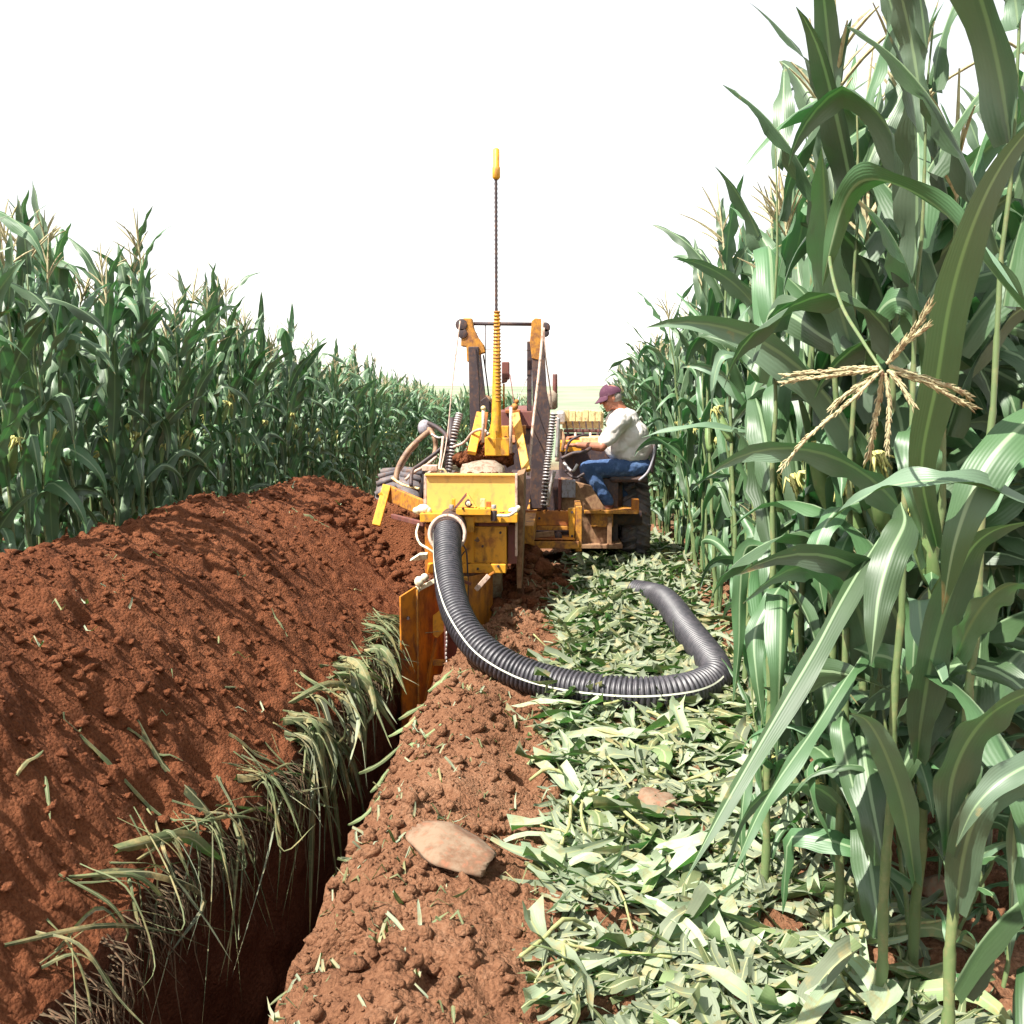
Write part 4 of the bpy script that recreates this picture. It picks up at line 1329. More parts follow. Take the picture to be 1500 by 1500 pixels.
for px0, py0, px1, py1, Y, w, m_, nm in ((604, 868, 642, 848, 6.7, .03, 'white', 'top_bar'), (668, 847, 690, 856, 6.7, .022, 'red', 'top_bar'), (697, 864, 716, 843, 6.6, .034, 'rod', 'handle'), (716, 843, 724, 838, 6.62, .016, 'orange', 'handle')):
    part(MB().beam(W(px0, py0, Y), W(px1, py1, Y), w, w * .6, (0, 1, 0)), nm, m_, .003)
part(MB().ball(W(614, 852, 6.65), .035, .03, .04, 10, 7).ball(W(622, 846, 6.65), .03, .03, .03, 10, 7).ball(W(611, 864, 6.65), .02, .02, .03), 'mud_lump', 'white', 0, True)

# lower frame
YB = 7.28
part(MB().pbox(694, 742, 771, 826, YB + .03, .5), 'rear_panel', 'yellow', .006)
part(MB().pbox(675, 694.5, 767, 826, YB, .5), 'channel_post', 'yellow', .006)
part(MB().pbox(680, 694, 757, 780, YB - .12, .11), 'bracket_box', 'yellow', .004)
part(MB().pbox(622, 636, 768, 842, YB, .45), 'channel_post', 'orange', .005)
part(MB().pbox(636, 675, 762, 846, YB + .22, .2), 'chute_back', 'orange', .004)
part(MB().pbox(626, 741, 826, 840, YB - .06, .36), 'lower_ledge', 'yellow', .006)
part(MB().pbox(743.5, 757, 768, 826, YB + .10, .6), 'side_recess', 'red', .004)
part(MB().pbox(615, 758, 752, 766, YB - .10, .55), 'upper_ledge', 'yellow', .006)
part(MB().pbox(668, 719, 745, 755, YB - .20, .10), 'hitch_bar', 'yellow', .005)
part(MB().pbox(700, 745, 762, 771, YB + .0, .3), 'recess', 'red', .003)
for px in (661.5, 723.5):
    t = MB().cyl(W(px, 763, YB - .16), W(px, 748, YB - .16), .024, 12)
    o = part(t, 'hydraulic_knob', 'dark', .002, True)
    c = W(px, 745, YB - .16)
    part(MB().cyl(c, c + Vector((0, 0, .028)), .019, 10), 'cap', 'steel', .002, True, o)
pipe_part('rod', [(726, 755, YB - .16), (745, 755, YB - .17), (757, 748, YB - .2)], .012, 'white')
# triangle bracket and fittings
part(MB().beam(W(667, 744, YB - .17), W(684, 723, YB - .12), .018, .018, (0, 1, 0)), 'triangle_arm', 'red', .002)
part(MB().beam(W(684, 723, YB - .12), W(697, 744, YB - .17), .018, .018, (0, 1, 0)), 'triangle_arm', 'yellow', .002)
c = W(686.5, 737.5, YB - .15)
o = part(MB().cyl(c, c + Vector((0, .05, 0)), .030, 16), 'eye_ring', 'dark', .002, True)
c2 = c + Vector((0, -.02, 0)); part(MB().cyl(c2, c2 + Vector((0, .03, 0)), .017, 12), 'pin', 'white', .002, True, o)
for px, w in ((664, 5), (707, 7)):
    part(MB().pbox(px - w / 2, px + w / 2, 731, 744, YB - .1, .04), 'lug', 'cream' if px > 700 else 'yellow', .003)
part(MB().pbox(712, 719, 735, 744, YB - .1, .04), 'lug', 'orange', .003)
for a in ((700, 833), (730, 829), (640, 833), (707, 800), (733, 780)): bolt(a[0], a[1], YB - (.06 if a[1] > 826 else -.03), .010, 'dark')
# collar the pipe comes out of
Cc = [Vector(W(655, 782, 6.78)) + Vector((.128 * math.cos(a), .07 * math.sin(a) * .5, .128 * math.sin(a))) for a in np.linspace(0, 2 * math.pi, 33)]
part(MB().tube(Cc, .014, 8, False), 'pipe_collar', 'rod', 0, True)
c = W(655, 782, 6.85)
part(MB().cyl(c, c + Vector((0, .45, .02)), .118, 28), 'chute_tube', 'dark', .003, True)
# thin cables
pipe_part('cable', [(613, 768, 7.2), (610, 782, 7.1), (615, 796, 7.05), (626, 803, 7.0), (636, 810, 7.0)], .009, 'white')
pipe_part('cable', [(676, 796, 6.9), (683, 808, 6.85), (685, 840, 6.8), (686, 900, 6.75)], .006, 'dark')
pipe_part('cable', [(684, 804, 6.9), (676, 815, 6.85), (672, 835, 6.8)], .005, 'dark')
part(MB().prism([W(600, 822, 7.1), W(614, 813, 7.1), W(626, 812, 7.15), (W(626, 820, 7.15))], (0, .05, .01)), 'flap', 'white', .003)

# hopper
YH = 7.36
mb = MB()
mb.pbox(625, 755, 697, 752, YH, .02)
part(mb, 'hopper_back', 'hopper', .004)
part(MB().prism([W(620, 752, YH), W(621, 695, YH + .01), W(625, 695, YH + .01), W(625, 752, YH)], (0, .75, .0)), 'hopper_side', 'rod', .003)
part(MB().prism([W(755, 697, YH), W(768, 693, YH + .02), W(767, 760, YH + .05), W(764, 862, YH + .15), W(757, 862, YH + .15), W(755, 760, YH)], (0, .7, -.02)), 'side_guide_plate', 'panel', .004)
part(MB().pbox(754.5, 758, 694, 815, YH - .05, .05), 'edge_strip', 'rod', .003)
part(MB().pbox(622, 757, 693.5, 698, YH - .025, .045), 'hopper_rim', 'hopper', .006)
part(MB().ball(W(620, 746, YH - .1), .055, .04, .04, 12, 8).ball(W(611, 748, YH - .1), .035, .03, .03).ball(W(627, 748, YH - .1), .03, .03, .03), 'pale_crust', 'white', 0, True)
part(MB().ball(W(752, 748, YH - .1), .04, .03, .025, 12, 8).ball(W(759, 744, YH - .1), .02, .02, .02), 'pale_crust', 'white', 0, True)
part(MB().pbox(618, 640, 682, 690, YH + .05, .1), 'step_plate', 'rod', .004)
pipe_part('guide_hoop', [(640, 698, YH + .05), (643, 689, YH + .1), (650, 688, YH + .1), (656, 697, YH + .1)], .010, 'cream')

# crusted digging wheel showing over the hopper
wc = W(707, 706, 7.95)
mb = MB()
Rw = .62
pr = []
for i in range(65):
    a = 2 * math.pi * i / 64; pr.append((a,))
vs, fs = [], []
sec = ((-.185, -.10), (-.17, -.03), (-.10, 0), (0, .012), (.10, 0), (.17, -.03), (.185, -.10))
for i in range(64):
    a = 2 * math.pi * i / 64
    for x, d in sec:
        rr = Rw + d + .012 * math.sin(i * 5.3 + x * 40) + .01 * math.sin(i * 2.1)
        vs.append((wc.x + x, wc.y + rr * math.cos(a), wc.z + .165 - Rw + rr * math.sin(a)))
for i in range(64):
    for k in range(6):
        a, b = i * 7 + k, ((i + 1) % 64) * 7 + k
        fs.append((a, a + 1, b + 1, b))
mb.add(vs, fs)
part(mb, 'digging_wheel', 'crust', 0, True, label='grey mud crusted rim of the digging wheel')
# dirt heaped on the frame
rgd = np.random.RandomState(5)
Vs, Fs = [], []
for k in range(520):
    px = rgd.uniform(668, 748); h_ = 9 + 17 * math.exp(-((px - 712) / 22) ** 2)
    c = W(px, 673 - rgd.rand() * h_ + 4 * abs(px - 710) / 30, rgd.uniform(8.25, 8.7))
    s_ = rgd.uniform(.012, .045)
    Vs.append(rock_verts(rgd) * s_ + np.array(c)); Fs.append(ICO_F + 12 * k)
o = link('dirt', mesh_np('dirt', np.concatenate(Vs), np.concatenate(Fs), M['soil']), TR); o['kind'] = 'stuff'

# mud lying on ledges
Vs, Fs = [], []
for (x0, x1, y, Y0, Y1, n_) in ((618, 756, 751.5, YB - .08, YB + .0, 60), (640, 740, 825.5, YB - .05, YB, 40), (768, 832, 747.5, 8.78, 8.84, 50), (766, 846, 792.5, 8.6, 8.7, 60), (858, 930, 747.5, 9.66, 10.2, 70),
                          (856, 908, 797.5, 9.64, 9.9, 40), (670, 718, 744.5, YB - .2, YB - .1, 20), (845, 851, 741.5, 8.7, 9.1, 16), (715, 745, 640, 8.2, 8.4, 24), (625, 752, 693, YH, YH + .05, 40), (736, 800, 600, 11.3, 12, 50)):
    for k in range(n_):
        c = W(rgd.uniform(x0, x1), y, rgd.uniform(Y0, Y1)); s_ = .004 + .016 * rgd.rand() ** 2.5
        Vs.append(rock_verts(rgd) * s_ * np.array((1, 1, .6)) + np.array(c)); Fs.append(ICO_F + 12 * len(Fs))
o = link('mud_crumbs', mesh_np('mud_crumbs', np.concatenate(Vs), np.concatenate(Fs), M['soil']), TR); o['kind'] = 'stuff'

# mast: yellow base tube, dark rod, yellow receiver
YM = 8.25
part(MB().tube([W(725, 655, YM), W(725, 640, YM), W(727, 617, YM), W(727.5, 540, YM), W(728, 458, YM)], [.062, .060, .042, .034, .022], 16), 'mast_base', 'yellow', 0, True)
mb = MB()
for i in range(26):
    c = W(728, 458 + i * 5.2, YM); r = .026 + .011 * i / 26
    mb.cyl(c, c + Vector((0, 0, .012)), r + .004, 10)
o = part(mb, 'mast_thread', 'rusty', 0, True); o['kind'] = 'stuff'
m_rod = MB()
pts, rs = [], []
for i in range(60):
    pts.append(W(727 - .5 * i / 60, 460 - i * 3.4, YM)); rs.append(.011 if i % 2 else .015)
m_rod.tube(pts, rs, 8)
part(m_rod, 'mast_rod', 'dark', 0, True)
a_ = W(727, 262, YM)
part(MB().tube([W(727, 263, YM), W(727, 260, YM), W(727, 246, YM), W(727, 244, YM), W(727, 219, YM), W(727, 217, YM)], [.02, .033, .033, .026, .026, .012], 14), 'receiver', 'yellow', 0, True)
part(MB().pbox(733, 745, 624, 650, YM - .02, .14), 'mast_bracket', 'yellow', .005)
part(MB().pbox(710, 746, 641, 668, YM - .06, .3), 'mast_foot', 'yellow', .008)
part(MB().pbox(745, 770, 623, 637, YM + .2, .1), 'cross_plate', 'orange', .004)
part(MB().pbox(735, 746, 530, 556, 9.2, .1).prism([W(735, 556, 9.2), W(746, 549, 9.2), W(742, 560, 9.2), W(735, 562, 9.2)], (0, .1, 0)), 'pulley_block', 'red', .008)
part(MB().beam(W(704, 606, 8.5), W(691, 664, 8.2), .075, .05, (0, 1, 0)), 'frame_leg', 'yellow', .005)
part(MB().beam(W(711, 604, 8.7), W(704, 664, 8.6), .055, .04, (0, 1, 0)), 'frame_leg', 'orange', .005)
part(MB().beam(W(755, 606, 8.5), W(771, 690, 8.2), .075, .05, (0, 1, 0)), 'frame_leg', 'yellow', .005)
part(MB().beam(W(751, 622, 8.7), W(752, 650, 8.6), .04, .04, (0, 1, 0)), 'frame_leg', 'orange', .005)
for px, y0, y1 in ((708, 598, 648), (748.5, 596, 664)):
    part(MB().cyl(W(px, y0, 8.1), W(px - .5, y1, 8.1), .014, 10), 'lift_rod', 'rod', 0, True)
part(MB().ball(W(708, 598, 8.1), .022, .02, .022), 'rod_end', 'cream', 0, True)
part(MB().ball(W(754, 596, 8.15), .03, .03, .03).ball(W(757, 588, 8.15), .02, .02, .02), 'rod_end', 'rusty', 0, True)

# twin lifting masts
Y1 = 8.95
part(MB().beam(W(697, 655, Y1), W(694, 508, Y1), .095, .09, (0, 1, 0)), 'lift_mast', 'dark', .006, label='dark left lift mast')
part(MB().beam(W(699, 510, Y1 + .35), W(709, 600, Y1 + .35), .060, .06, (0, 1, 0)), 'mast_stay', 'dark', .005)
part(MB().beam(W(708, 584, Y1 + .2), W(722, 602, Y1 + .2), .07, .06, (0, 1, 0)), 'mast_stay', 'dark', .005)
part(MB().prism([W(678, 466, Y1), W(691, 466, Y1), W(694, 482, Y1), W(700, 494, Y1), W(708, 505, Y1), W(711, 516, Y1), W(702, 519, Y1), W(701, 530, Y1), W(684, 530, Y1), W(683, 508, Y1), W(675, 507, Y1), W(676, 484, Y1)][::-1], (0, .16, 0)), 'mast_head', 'rusty', .008)
c = W(675.5, 482, Y1 - .03)
part(MB().cyl(c + Vector((0, .02, .04)), c + Vector((0, .12, .04)), .055, 16).cyl(c + Vector((0.01, .02, -.04)), c + Vector((0.01, .12, -.04)), .045, 16), 'pulley', 'dark', .004, True)
part(MB().prism([W(779, 525, Y1), W(776, 500, Y1), W(779, 470, Y1), W(784, 466, Y1), W(793, 467, Y1), W(793, 500, Y1), W(790, 528, Y1)][::-1], (0, .14, 0)), 'mast_head', 'rusty', .006)
part(MB().prism([W(779, 525, Y1 + .01), W(793, 490, Y1 + .01), W(797, 500, Y1 + .01), W(801, 572, Y1), W(806, 600, Y1), W(800, 745, Y1), W(776, 745, Y1), W(780, 600, Y1)][::-1], (0, .13, 0)), 'lift_mast', 'dark', .006, label='dark right lift mast')
c = W(799, 479, Y1 - .02)
part(MB().cyl(c + Vector((0, .02, 0)), c + Vector((0, .12, 0)), .045, 16).cyl(c + Vector((0.0, .02, -.05)), c + Vector((0.0, .12, -.05)), .036, 16), 'pulley', 'dark', .004, True)
part(MB().pbox(772, 779, 500, 602, Y1 + .2, .03), 'inner_strip', 'dark', .002)
part(MB().cyl(W(694, 474, Y1 + .05), W(781, 475, Y1 + .05), .017, 10), 'cross_bar', 'dark', 0, True)
for i, (pts, r, m_) in enumerate((([(674, 470, 8.8), (663, 560, 8.7), (655, 640, 8.6), (645, 693, 8.4)], .006, 'rod'), ([(711, 474, 9), (711, 541, 9)], .005, 'dark'), ([(697, 488, 9), (740, 490, 9), (777, 489, 9)], .003, 'steel'),
        ([(700, 512, 9), (776, 513, 9)], .003, 'dark'), ([(708, 520, 9), (712, 548, 9), (716, 580, 9)], .007, 'dark'), ([(747, 549, 9.1), (753, 590, 8.6)], .005, 'red'), ([(773, 552, 9), (757, 590, 8.6)], .004, 'steel'),
        ([(738, 562, 9.2), (738, 600, 9.2)], .010, 'rusty'), ([(797, 480, 8.8), (799, 520, 8.8), (806, 570, 8.8), (808, 600, 8.8)], .007, 'rod'), ([(740, 490, 9), (712, 540, 9)], .002, 'steel'))):
    if i != 9: pipe_part('cable', pts, r, m_)
pipe_part('hydraulic_hose', [(795, 469, 8.85), (794, 500, 8.8), (788, 560, 8.7), (781, 620, 8.6), (777, 660, 8.5), (774, 696, 8.4)], .014, 'rod')

# ribbed flexible guards, left and right of the frame
def ribbed(pts, r, name='ribbed_guard'):
    C = spline([W(*p) for p in pts], 60)
    core = MB().tube(C, r * .62, 8); o = part(core, name, 'dark', 0, True)
    L_ = sum((b - a).length for a, b in zip(C, C[1:])); nrg = int(L_ / .028)
    mb = MB()
    for i in range(nrg):
        u = i / nrg * 59; k = int(u); c = C[k].lerp(C[k + 1], u - k); t = (C[k + 1] - C[k]).normalized()
        mb.cyl(c, c + t * .012, r, 12)
    q = part(mb, 'rib', 'steel', 0, True, o); q['kind'] = 'stuff'
ribbed([(673, 606, 8.7), (667, 630, 8.65), (661, 665, 8.6), (655, 698, 8.5)], .034)
ribbed([(811, 606, 8.9), (806, 650, 8.85), (801, 690, 8.8), (797, 744, 8.75)], .034)
for pts in ([(818, 612, 9), (817, 640, 9), (815, 670, 9)], [(812, 690, 8.9), (806, 715, 8.9), (802, 742, 8.9)]):
    pipe_part('hydraulic_hose', pts, .018, 'steel')
part(MB().cyl(W(662, 612, 8.9), W(655, 688, 8.8), .03, 12), 'cylinder', 'dark', 0, True)

# left side hoses, hose guide and spoil arm
part(MB().ball(W(622, 627, 9.0), .065, .06, .08, 14, 10), 'hose_drum', 'grey', 0, True)
for pts, r, m_ in (([(634, 628, 8.9), (618, 640, 8.8), (598, 660, 8.7), (584, 684, 8.65), (579, 706, 8.6)], .026, 'hose'), ([(612, 650, 8.8), (600, 664, 8.75), (588, 684, 8.7), (576, 702, 8.6)], .016, 'rod'),
        ([(628, 620, 8.9), (640, 626, 8.8), (652, 636, 8.7), (656, 648, 8.6)], .020, 'dark'), ([(628, 628, 8.9), (636, 640, 8.8), (638, 656, 8.8), (634, 672, 8.7)], .022, 'hose'),
        ([(655, 648, 8.6), (640, 662, 8.6), (616, 680, 8.55), (604, 690, 8.5), (602, 712, 8.4)], .017, 'dark'), ([(640, 668, 8.6), (624, 682, 8.55), (606, 692, 8.5), (594, 703, 8.5)], .014, 'rod'),
        ([(649, 640, 8.6), (646, 668, 8.5), (642, 694, 8.4)], .012, 'rod'), ([(632, 636, 8.8), (642, 641, 8.75), (650, 640, 8.7)], .010, 'steel'), ([(574, 700, 8.6), (590, 710, 8.5), (614, 716, 8.4)], .012, 'cream'),
        ([(664, 655, 8.4), (680, 648, 8.4), (692, 634, 8.3), (706, 629, 8.2), (716, 636, 8.1)], .013, 'rod')):
    pipe_part('hydraulic_hose', pts, r, m_)
part(MB().beam(W(567, 711, 8.55), W(551, 770, 8.4), .075, .05, (0, 1, 0)), 'spoil_arm', 'yellow', .005)
part(MB().beam(W(556, 722, 8.5), W(564, 732, 8.5), .035, .03, (0, 1, 0)), 'arm_lug', 'yellow', .004)
part(MB().beam(W(570, 722, 8.6), W(622, 745, 8.1), .04, .14, (0, 0, 1)), 'spoil_beam', 'rusty', .006)
part(MB().beam(W(575, 756, 8.5), W(622, 768, 8.0), .04, .04, (0, 0, 1)), 'lower_beam', 'red', .005)

# right side blade assembly
YR = 8.7
part(MB().pbox(768, 834, 748, 770, YR + .08, .06), 'blade_beam', 'orange', .005)
part(MB().pbox(766, 834, 770.5, 777, YR + .06, .10), 'blade_rail', 'rusty', .004)
part(MB().prism([W(832, 745, YR), W(843, 744, YR), W(841, 791, YR), W(834, 791, YR)][::-1], (0, .05, 0)), 'blade_post', 'yellow', .004)
part(MB().pbox(843.5, 852, 742, 808, YR - .02, .5), 'end_plate', 'rusty', .005)
part(MB().pbox(766, 848, 793, 804, YR - .12, .12), 'lower_rail', 'rusty', .005)
part(MB().pbox(766, 842, 789, 791, YR - .1, .3), 'shelf', 'orange', .002)
part(MB().beam(W(766, 786, YR - .05), W(812, 781, YR - .05), .04, .05), 'ram', 'panel', .006)
c = W(818, 786, YR - .05)
part(MB().cyl(c, c + Vector((0, .1, 0)), .034, 14), 'ram_end', 'dark', .003, True)
part(MB().pbox(766, 843, 778, 790, YR + .15, .05), 'blade_plate', 'dark', .002)
part(MB().pbox(768, 790, 806, 820, YR + .2, .3), 'under_frame', 'dark', .004)
for a in ((838, 750), (838, 785), (790, 759)): bolt(a[0], a[1], YR + (.08 if a[0] < 800 else 0), .012, 'dark')

# tractor body
YT = 9.75
part(MB().prism([W(822, 700, YT), W(866, 712, YT), W(896, 760, YT), W(896, 798, YT), W(853, 798, YT), W(822, 750, YT)][::-1], (0, .12, 0)), 'rear_fender', 'panel', .01)
part(MB().pbox(745, 905, 700, 800, YT + .14, 1.0), 'chassis', 'dark', .01)
part(MB().pbox(866, 898, 752, 772, YT - .05, .3), 'step_box', 'rusty', .006)
part(MB().pbox(852, 912, 798, 804, YT - .12, .5), 'step_plate', 'panel', .004)
part(MB().pbox(890, 896, 757, 800, YT - .06, .05), 'bracket', 'panel', .003)
part(MB().pbox(818, 822, 702, 746, YT - .03, .1), 'edge_strip', 'red', .003)
part(MB().pbox(823, 843, 703, 729, YT - .04, .03), 'grey_plate', 'grey', .004)
part(MB().pbox(856, 935, 748, 753, YT - .1, .7), 'foot_deck', 'rusty', .004)
part(MB().pbox(926, 936, 732, 752, YT - .05, .1), 'deck_post', 'orange', .004)
part(MB().pbox(820, 895, 655, 702, YT + .25, .6), 'gear_housing', 'dark', .02)
part(MB().pbox(732, 802, 600, 628, 11.2, 2.6), 'engine_hood', 'red', .03)
part(MB().pbox(735, 800, 628, 700, 11.25, 2.4), 'engine_block', 'dark', .02)
part(MB().pbox(740, 762, 600, 606, 11.1, .1), 'hood_rail', 'orange', .01)
part(MB().pbox(820, 852, 647, 662, YT + .1, .35), 'console', 'yellow', .01)
part(MB().pbox(850, 880, 640, 664, YT + .3, .3), 'console', 'cream', .01)
# valve bank with levers
vb = part(MB().pbox(824, 884, 603, 628, 10.5, .2), 'valve_bank', 'cream', .01)
for i in range(6):
    px = 829 + i * 9.6
    part(MB().pbox(px - 4.5, px + 4.4, 600 + (i * 7 % 3), 618, 10.46, .05), 'valve', 'cream', .008, False, vb)
    part(MB().beam(W(px, 617, 10.44), W(px + 2, 632, 10.40), .012, .012), 'lever', 'dark', 0, False, vb)
part(MB().pbox(826, 882, 629, 634, 10.46, .14), 'valve_manifold', 'red', .01)
part(MB().pbox(821, 884, 635, 702, 10.5, .08), 'control_panel', 'dark', .01)
for i_ in range(5): part(MB().cyl(W(832 + i_ * 11, 634, 10.4), W(831 + i_ * 10, 662, 10.3), .014, 8), 'hydraulic_line', 'rod' if i_ % 2 else 'dark', 0, True)
part(MB().pbox(815, 828, 602, 622, 10.3, .2), 'filter', 'steel', .03)
for pts, r, m_ in (([(828, 668, 9.6), (834, 648, 9.6), (848, 639, 9.6), (862, 638, 9.7)], .012, 'dark'), ([(822, 672, 9.6), (840, 664, 9.6), (856, 662, 9.6), (866, 655, 9.7)], .02, 'dark'), ([(815, 610, 9.8), (818, 640, 9.7), (816, 676, 9.7)], .022, 'rod'),
        ([(828, 690, 9.6), (842, 700, 9.5), (856, 694, 9.5)], .015, 'dark'), ([(826, 678, 9.6), (838, 690, 9.5), (846, 680, 9.5)], .015, 'steel'), ([(822, 630, 9.8), (826, 645, 9.7), (824, 660, 9.7)], .02, 'panel')):
    pipe_part('hydraulic_hose', pts, r, m_)
part(MB().cyl(W(813, 578, 11), W(813, 548, 11), .028, 12), 'exhaust_stack', 'red', .003, True)
part(MB().tube([W(808, 600, 11), W(808, 597, 11), W(808, 577, 11), W(808, 572, 11)], [.04, .07, .07, .03], 14), 'muffler', 'crust', 0, True)
part(MB().ball(W(712, 588, 10.6), .07, .06, .07), 'breather', 'panel', 0, True)
# seat
part(MB().pbox(893, 950, 697, 707, 9.85, .42), 'seat', 'dark', .03)
for sb_y in (9.85, 10.3):
    part(MB().tube(spline([W(936, 704, sb_y), W(950, 690, sb_y), W(958, 665, sb_y), W(960, 640, sb_y)], 14), .014, 8), 'seat_back_frame', 'grey', 0, True)
part(MB().beam(W(953, 690, 10.06), W(960, 645, 10.06), .02, .40, (0, 1, 0)), 'seat_back', 'dark', .006)
part(MB().cyl(W(905, 706, 10.05), W(905, 750, 10.05), .05, 12), 'seat_post', 'dark', 0, True)


def wheel(cx, cy, cz, R, w, name='wheel'):
    root = link(name, None, TR); root.location = (cx, cy, cz)
    mb = MB(); n_, secs = 64, ((-.5, .70), (-.52, .84), (-.44, .97), (-.2, 1.0), (.2, 1.0), (.44, .97), (.52, .84), (.5, .70))
    vs, fs = [], []
    for i in range(n_):
        a = 2 * math.pi * i / n_
        for x, r_ in secs: vs.append((x * w, R * r_ * math.cos(a), R * r_ * math.sin(a)))
    k = len(secs)
    for i in range(n_):
        for j in range(k - 1):
            a, b = i * k + j, ((i + 1) % n_) * k + j
            fs.append((a, a + 1, b + 1, b))
    mb.add(vs, fs)
    for i in range(24):
        a = 2 * math.pi * i / 24
        for sg in (-1, 1):
            a2 = a + (.13 if sg > 0 else 0)
            p = Vector((sg * w * .48, R * .99 * math.cos(a2 + .16), R * .99 * math.sin(a2 + .16))); q = Vector((sg * w * .02, R * 1.03 * math.cos(a2), R * 1.03 * math.sin(a2)))
            mb.beam(p, q, .035, .05, (0, math.cos(a2), math.sin(a2)))
    mb.build('tyre', M['rubber'], root, True)
    r = MB(); r.cyl((-w * .3, 0, 0), (w * .3, 0, 0), R * .70, 28).cyl((-w * .42, 0, 0), (w * .42, 0, 0), R * .25, 16)
    r.build('rim', M['rusty'], root, True, .005)


wheel(-1.50, 9.95, .44, .50, .46)
wheel(.96, 10.45, .36, .44, .30)
wheel(-1.35, 12.6, .27, .42, .30)
wheel(.90, 12.6, .27, .42, .30)
part(MB().cyl((-1.4, 9.95, .45), (1.0, 9.95, .45), .08, 14), 'axle', 'dark', .0, True)
part(MB().beam((-.5, 8.1, .55), (-.35, 10.0, .62), .14, .16), 'frame_rail', 'rusty', .006)
part(MB().beam((-.15, 8.1, .55), (-.1, 10.0, .62), .10, .16), 'frame_rail', 'rusty', .006)


# ------------------------------------------------------------ the operator
def remesh(o, vox, sm=4, fac=.6):
    r = o.modifiers.new('remesh', 'REMESH'); r.mode = 'VOXEL'; r.voxel_size = vox; r.use_smooth_shade = True
    s_ = o.modifiers.new('smooth', 'SMOOTH'); s_.iterations = sm; s_.factor = fac


hip = W(926, 684, 10.05)
OP = thing('person', 'heavy man in white shirt, blue jeans and maroon cap seated sideways on the machine', 'person', (hip.x, hip.y, hip.z))
HC = W(895, 583, 10.02)      # head centre
face = Vector((-1, -.12, -.32)).normalized()
upv = Vector((-.28, -.02, 1)); upv = (upv - face * upv.dot(face)).normalized()
sdv = upv.cross(face).normalized()
hr = Matrix((face, sdv, upv)).transposed()
def hp(f, s_, u): return HC + face * f + sdv * s_ + upv * u
b = MB(OP.location)
b.ball(hp(-.01, 0, .035), .100, .078, .098, 20, 14, hr)
b.ball(hp(.030, 0, -.035), .070, .062, .085, 18, 12, hr)
b.ball(hp(.060, 0, -.100), .034, .036, .028, 12, 8, hr)      # chin
b.ball(hp(.02, 0, -.085), .06, .058, .035, 12, 8, hr)       # jaw and jowl
b.capsule(hp(.092, 0, .018), hp(.118, 0, -.022), .010, .016, 8)   # nose
b.ball(hp(.084, 0, .030), .018, .05, .010, 10, 6, hr)       # brow
b.ball(hp(.093, 0, -.058), .012, .026, .007, 10, 6, hr); b.ball(hp(.090, 0, -.070), .012, .022, .007, 10, 6, hr)   # lips
for sgn in (-1, 1):
    b.ball(hp(-.012, sgn * .078, -.005), .020, .010, .032, 10, 8, hr)   # ears
    b.ball(hp(.062, sgn * .042, -.03), .026, .022, .026, 10, 8, hr)     # cheeks
neck0 = W(913, 607, 10.04)
b.capsule(hp(-.035, 0, -.06), neck0, .062, .072)
# arms: near arm and far arm, forearms bare
sh_n, el_n, wr_n = W(911, 614, 9.82), W(881, 655, 9.72), W(846, 652, 9.70)
sh_f, el_f, wr_f = W(911, 614, 10.27), W(884, 650, 10.34), W(848, 642, 10.30)
for s0, e0, w0, hd in ((sh_n, el_n, wr_n, W(828, 652, 9.68)), (sh_f, el_f, wr_f, W(832, 640, 10.28))):
    b.capsule(s0, e0, .06, .05); b.capsule(e0, w0, .048, .032)
    d = (hd - w0).normalized(); up_ = Vector((0, 0, 1)); sd = d.cross(up_).normalized(); u2 = sd.cross(d)
    pc = w0 + d * .05
    b.ball(pc, .05, .040, .020, 12, 8, Matrix((d, sd, u2)).transposed())
    for k, ln in enumerate((.036, .042, .038, .030)):
        a0 = w0 + d * .085 + sd * (.028 - k * .0185)
        a1 = a0 + d * ln + u2 * -.004; a2 = a1 - u2 * .028 + d * .006; a3 = a2 - d * .02 - u2 * .006
        b.capsule(a0, a1, .0095, .009, 8); b.capsule(a1, a2, .009, .0085, 8); b.capsule(a2, a3, .0085, .0075, 8)
    tb = w0 + d * .03 + sd * .036
    b.capsule(tb, tb + d * .035 + sd * .016 - u2 * .01, .012, .010, 8); b.capsule(tb + d * .035 + sd * .016 - u2 * .01, tb + d * .058 + sd * .006 - u2 * .02, .010, .008, 8)
# torso and legs under the clothes
b.capsule(W(914, 620, 10.05), W(921, 668, 10.05), .14, .17)
b.capsule(hip, W(862, 688, 9.88), .07, .05); b.capsule(W(862, 688, 9.88), W(889, 735, 9.85), .05, .035)
b.capsule(hip, W(885, 690, 10.22), .07, .05); b.capsule(W(885, 690, 10.22), W(918, 735, 10.2), .05, .035)
body = b.build('body', M['skin'], OP, True); remesh(body, .0065, 2, .5)
# eyes
for sgn in (-1, 1):
    e = MB(OP.location).ball(hp(.083, sgn * .031, .008), .010, .012, .008, 10, 8, hr).build('eye', M['white'], OP, True)
# hair
h_ = MB(OP.location).ball(hp(-.045, 0, .0), .072, .084, .075, 16, 12, hr).build('hair', M['hair'], OP, True)
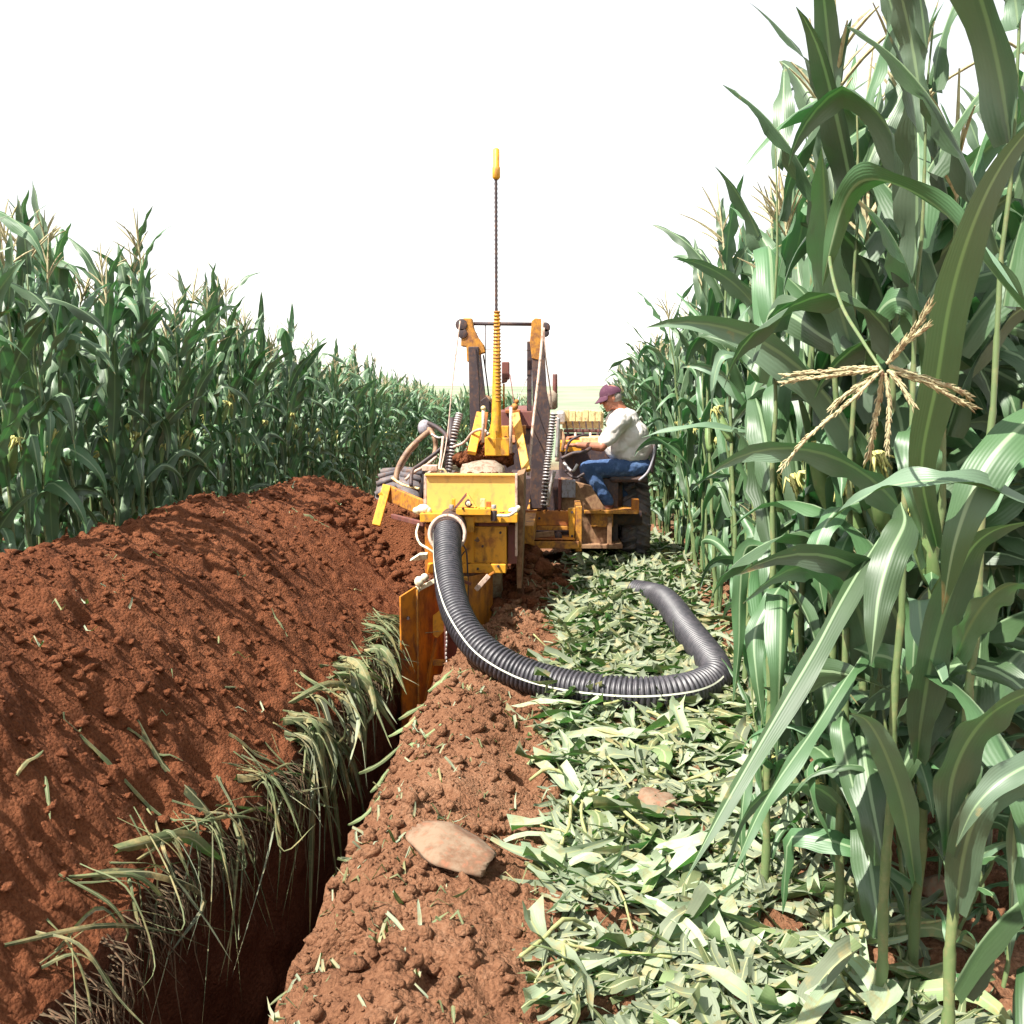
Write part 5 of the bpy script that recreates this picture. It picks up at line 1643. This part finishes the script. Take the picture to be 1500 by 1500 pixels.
# cap with brim
cp = MB(OP.location)
vs, fs = [], []
for i in range(9):
    th = math.pi / 2 * i / 8
    for k in range(24):
        a = 2 * math.pi * k / 24
        rr = math.cos(th)
        vs.append(hp(-.005 + .118 * math.cos(a) * rr, .094 * math.sin(a) * rr, .035 + .098 * math.sin(th) * (1 + .12 * math.cos(a)) + .006 * (1 if k % 4 == 0 else 0)))
for i in range(8):
    for k in range(24): fs.append((i * 24 + k, i * 24 + (k + 1) % 24, (i + 1) * 24 + (k + 1) % 24, (i + 1) * 24 + k))
cp.add(vs, fs)
cap = cp.build('cap', M['cap'], OP, True)
br = MB(OP.location); vs, fs = [], []
for i in range(5):
    for k in range(13):
        a = (k / 12 - .5) * 2.4
        r_ = 1 + i / 4 * .62 * math.cos(a * .62)
        vs.append(hp(-.005 + .114 * math.cos(a) * r_, .09 * math.sin(a) * (1 + .06 * i), .038 - .012 * i * math.cos(a) - .012 * math.sin(a) ** 2 * i * .6))
for i in range(4):
    for k in range(12): fs.append((i * 13 + k, i * 13 + k + 1, (i + 1) * 13 + k + 1, (i + 1) * 13 + k))
br.add(vs, fs)
o = br.build('brim', M['cap'], cap, True); so = o.modifiers.new('solid', 'SOLIDIFY'); so.thickness = .005
o.location = (0, 0, 0)
# shirt
s_ = MB(OP.location)
s_.ball(W(912, 618, 10.05), .17, .23, .15, 20, 14)
s_.ball(W(922, 640, 10.05), .205, .22, .20, 20, 14)
s_.ball(W(921, 664, 10.05), .225, .225, .12, 20, 14)
s_.ball(W(936, 655, 10.05), .15, .20, .14, 20, 14)
s_.ball(W(906, 655, 10.02), .15, .20, .14, 20, 14)
s_.capsule(W(911, 607, 10.04), neck0 + Vector((0, 0, -.03)), .085, .095)
for s0, e0 in ((sh_n, el_n), (sh_f, el_f)):
    s_.capsule(s0, s0.lerp(e0, .80), .098, .074)
sl = s_.build('shirt', M['shirt'], OP, True); remesh(sl, .012, 5, .6)
tx = bpy.data.textures.new('folds', 'CLOUDS'); tx.noise_scale = .11; tx.noise_depth = 2
dm = sl.modifiers.new('folds', 'DISPLACE'); dm.texture = tx; dm.strength = .045; dm.mid_level = .5; dm.texture_coords = 'LOCAL'
# jeans
j = MB(OP.location)
j.ball(W(928, 683, 10.05), .20, .215, .12, 18, 12)
j.capsule(W(926, 685, 9.93), W(861, 687, 9.87), .108, .088); j.capsule(W(861, 688, 9.87), W(891, 736, 9.85), .086, .062)
j.capsule(W(926, 685, 10.17), W(885, 690, 10.22), .105, .086); j.capsule(W(885, 691, 10.22), W(920, 737, 10.18), .082, .062)
jn = j.build('jeans', M['jeans'], OP, True); remesh(jn, .011, 4, .6)
tx2 = bpy.data.textures.new('creases', 'CLOUDS'); tx2.noise_scale = .06
dm = jn.modifiers.new('creases', 'DISPLACE'); dm.texture = tx2; dm.strength = .022; dm.mid_level = .5; dm.texture_coords = 'LOCAL'
# boots
for (hx, hy, hY) in ((891, 742, 9.85), (920, 744, 10.18)):
    bt = MB(OP.location)
    hl = W(hx, hy, hY)
    bt.capsule(hl + Vector((0, 0, .04)), hl + Vector((0, 0, 0)), .05, .048)
    bt.capsule(hl + Vector((.01, 0, -.005)), hl + Vector((-.17, -.02, -.02)), .046, .040)
    bt.capsule(hl + Vector((-.12, -.015, -.015)), hl + Vector((-.21, -.025, -.022)), .045, .032)
    o = bt.build('boot', M['shoe'], OP, True); remesh(o, .009, 3, .5)
for o in list(OP.children):
    o.location = (0, 0, 0)
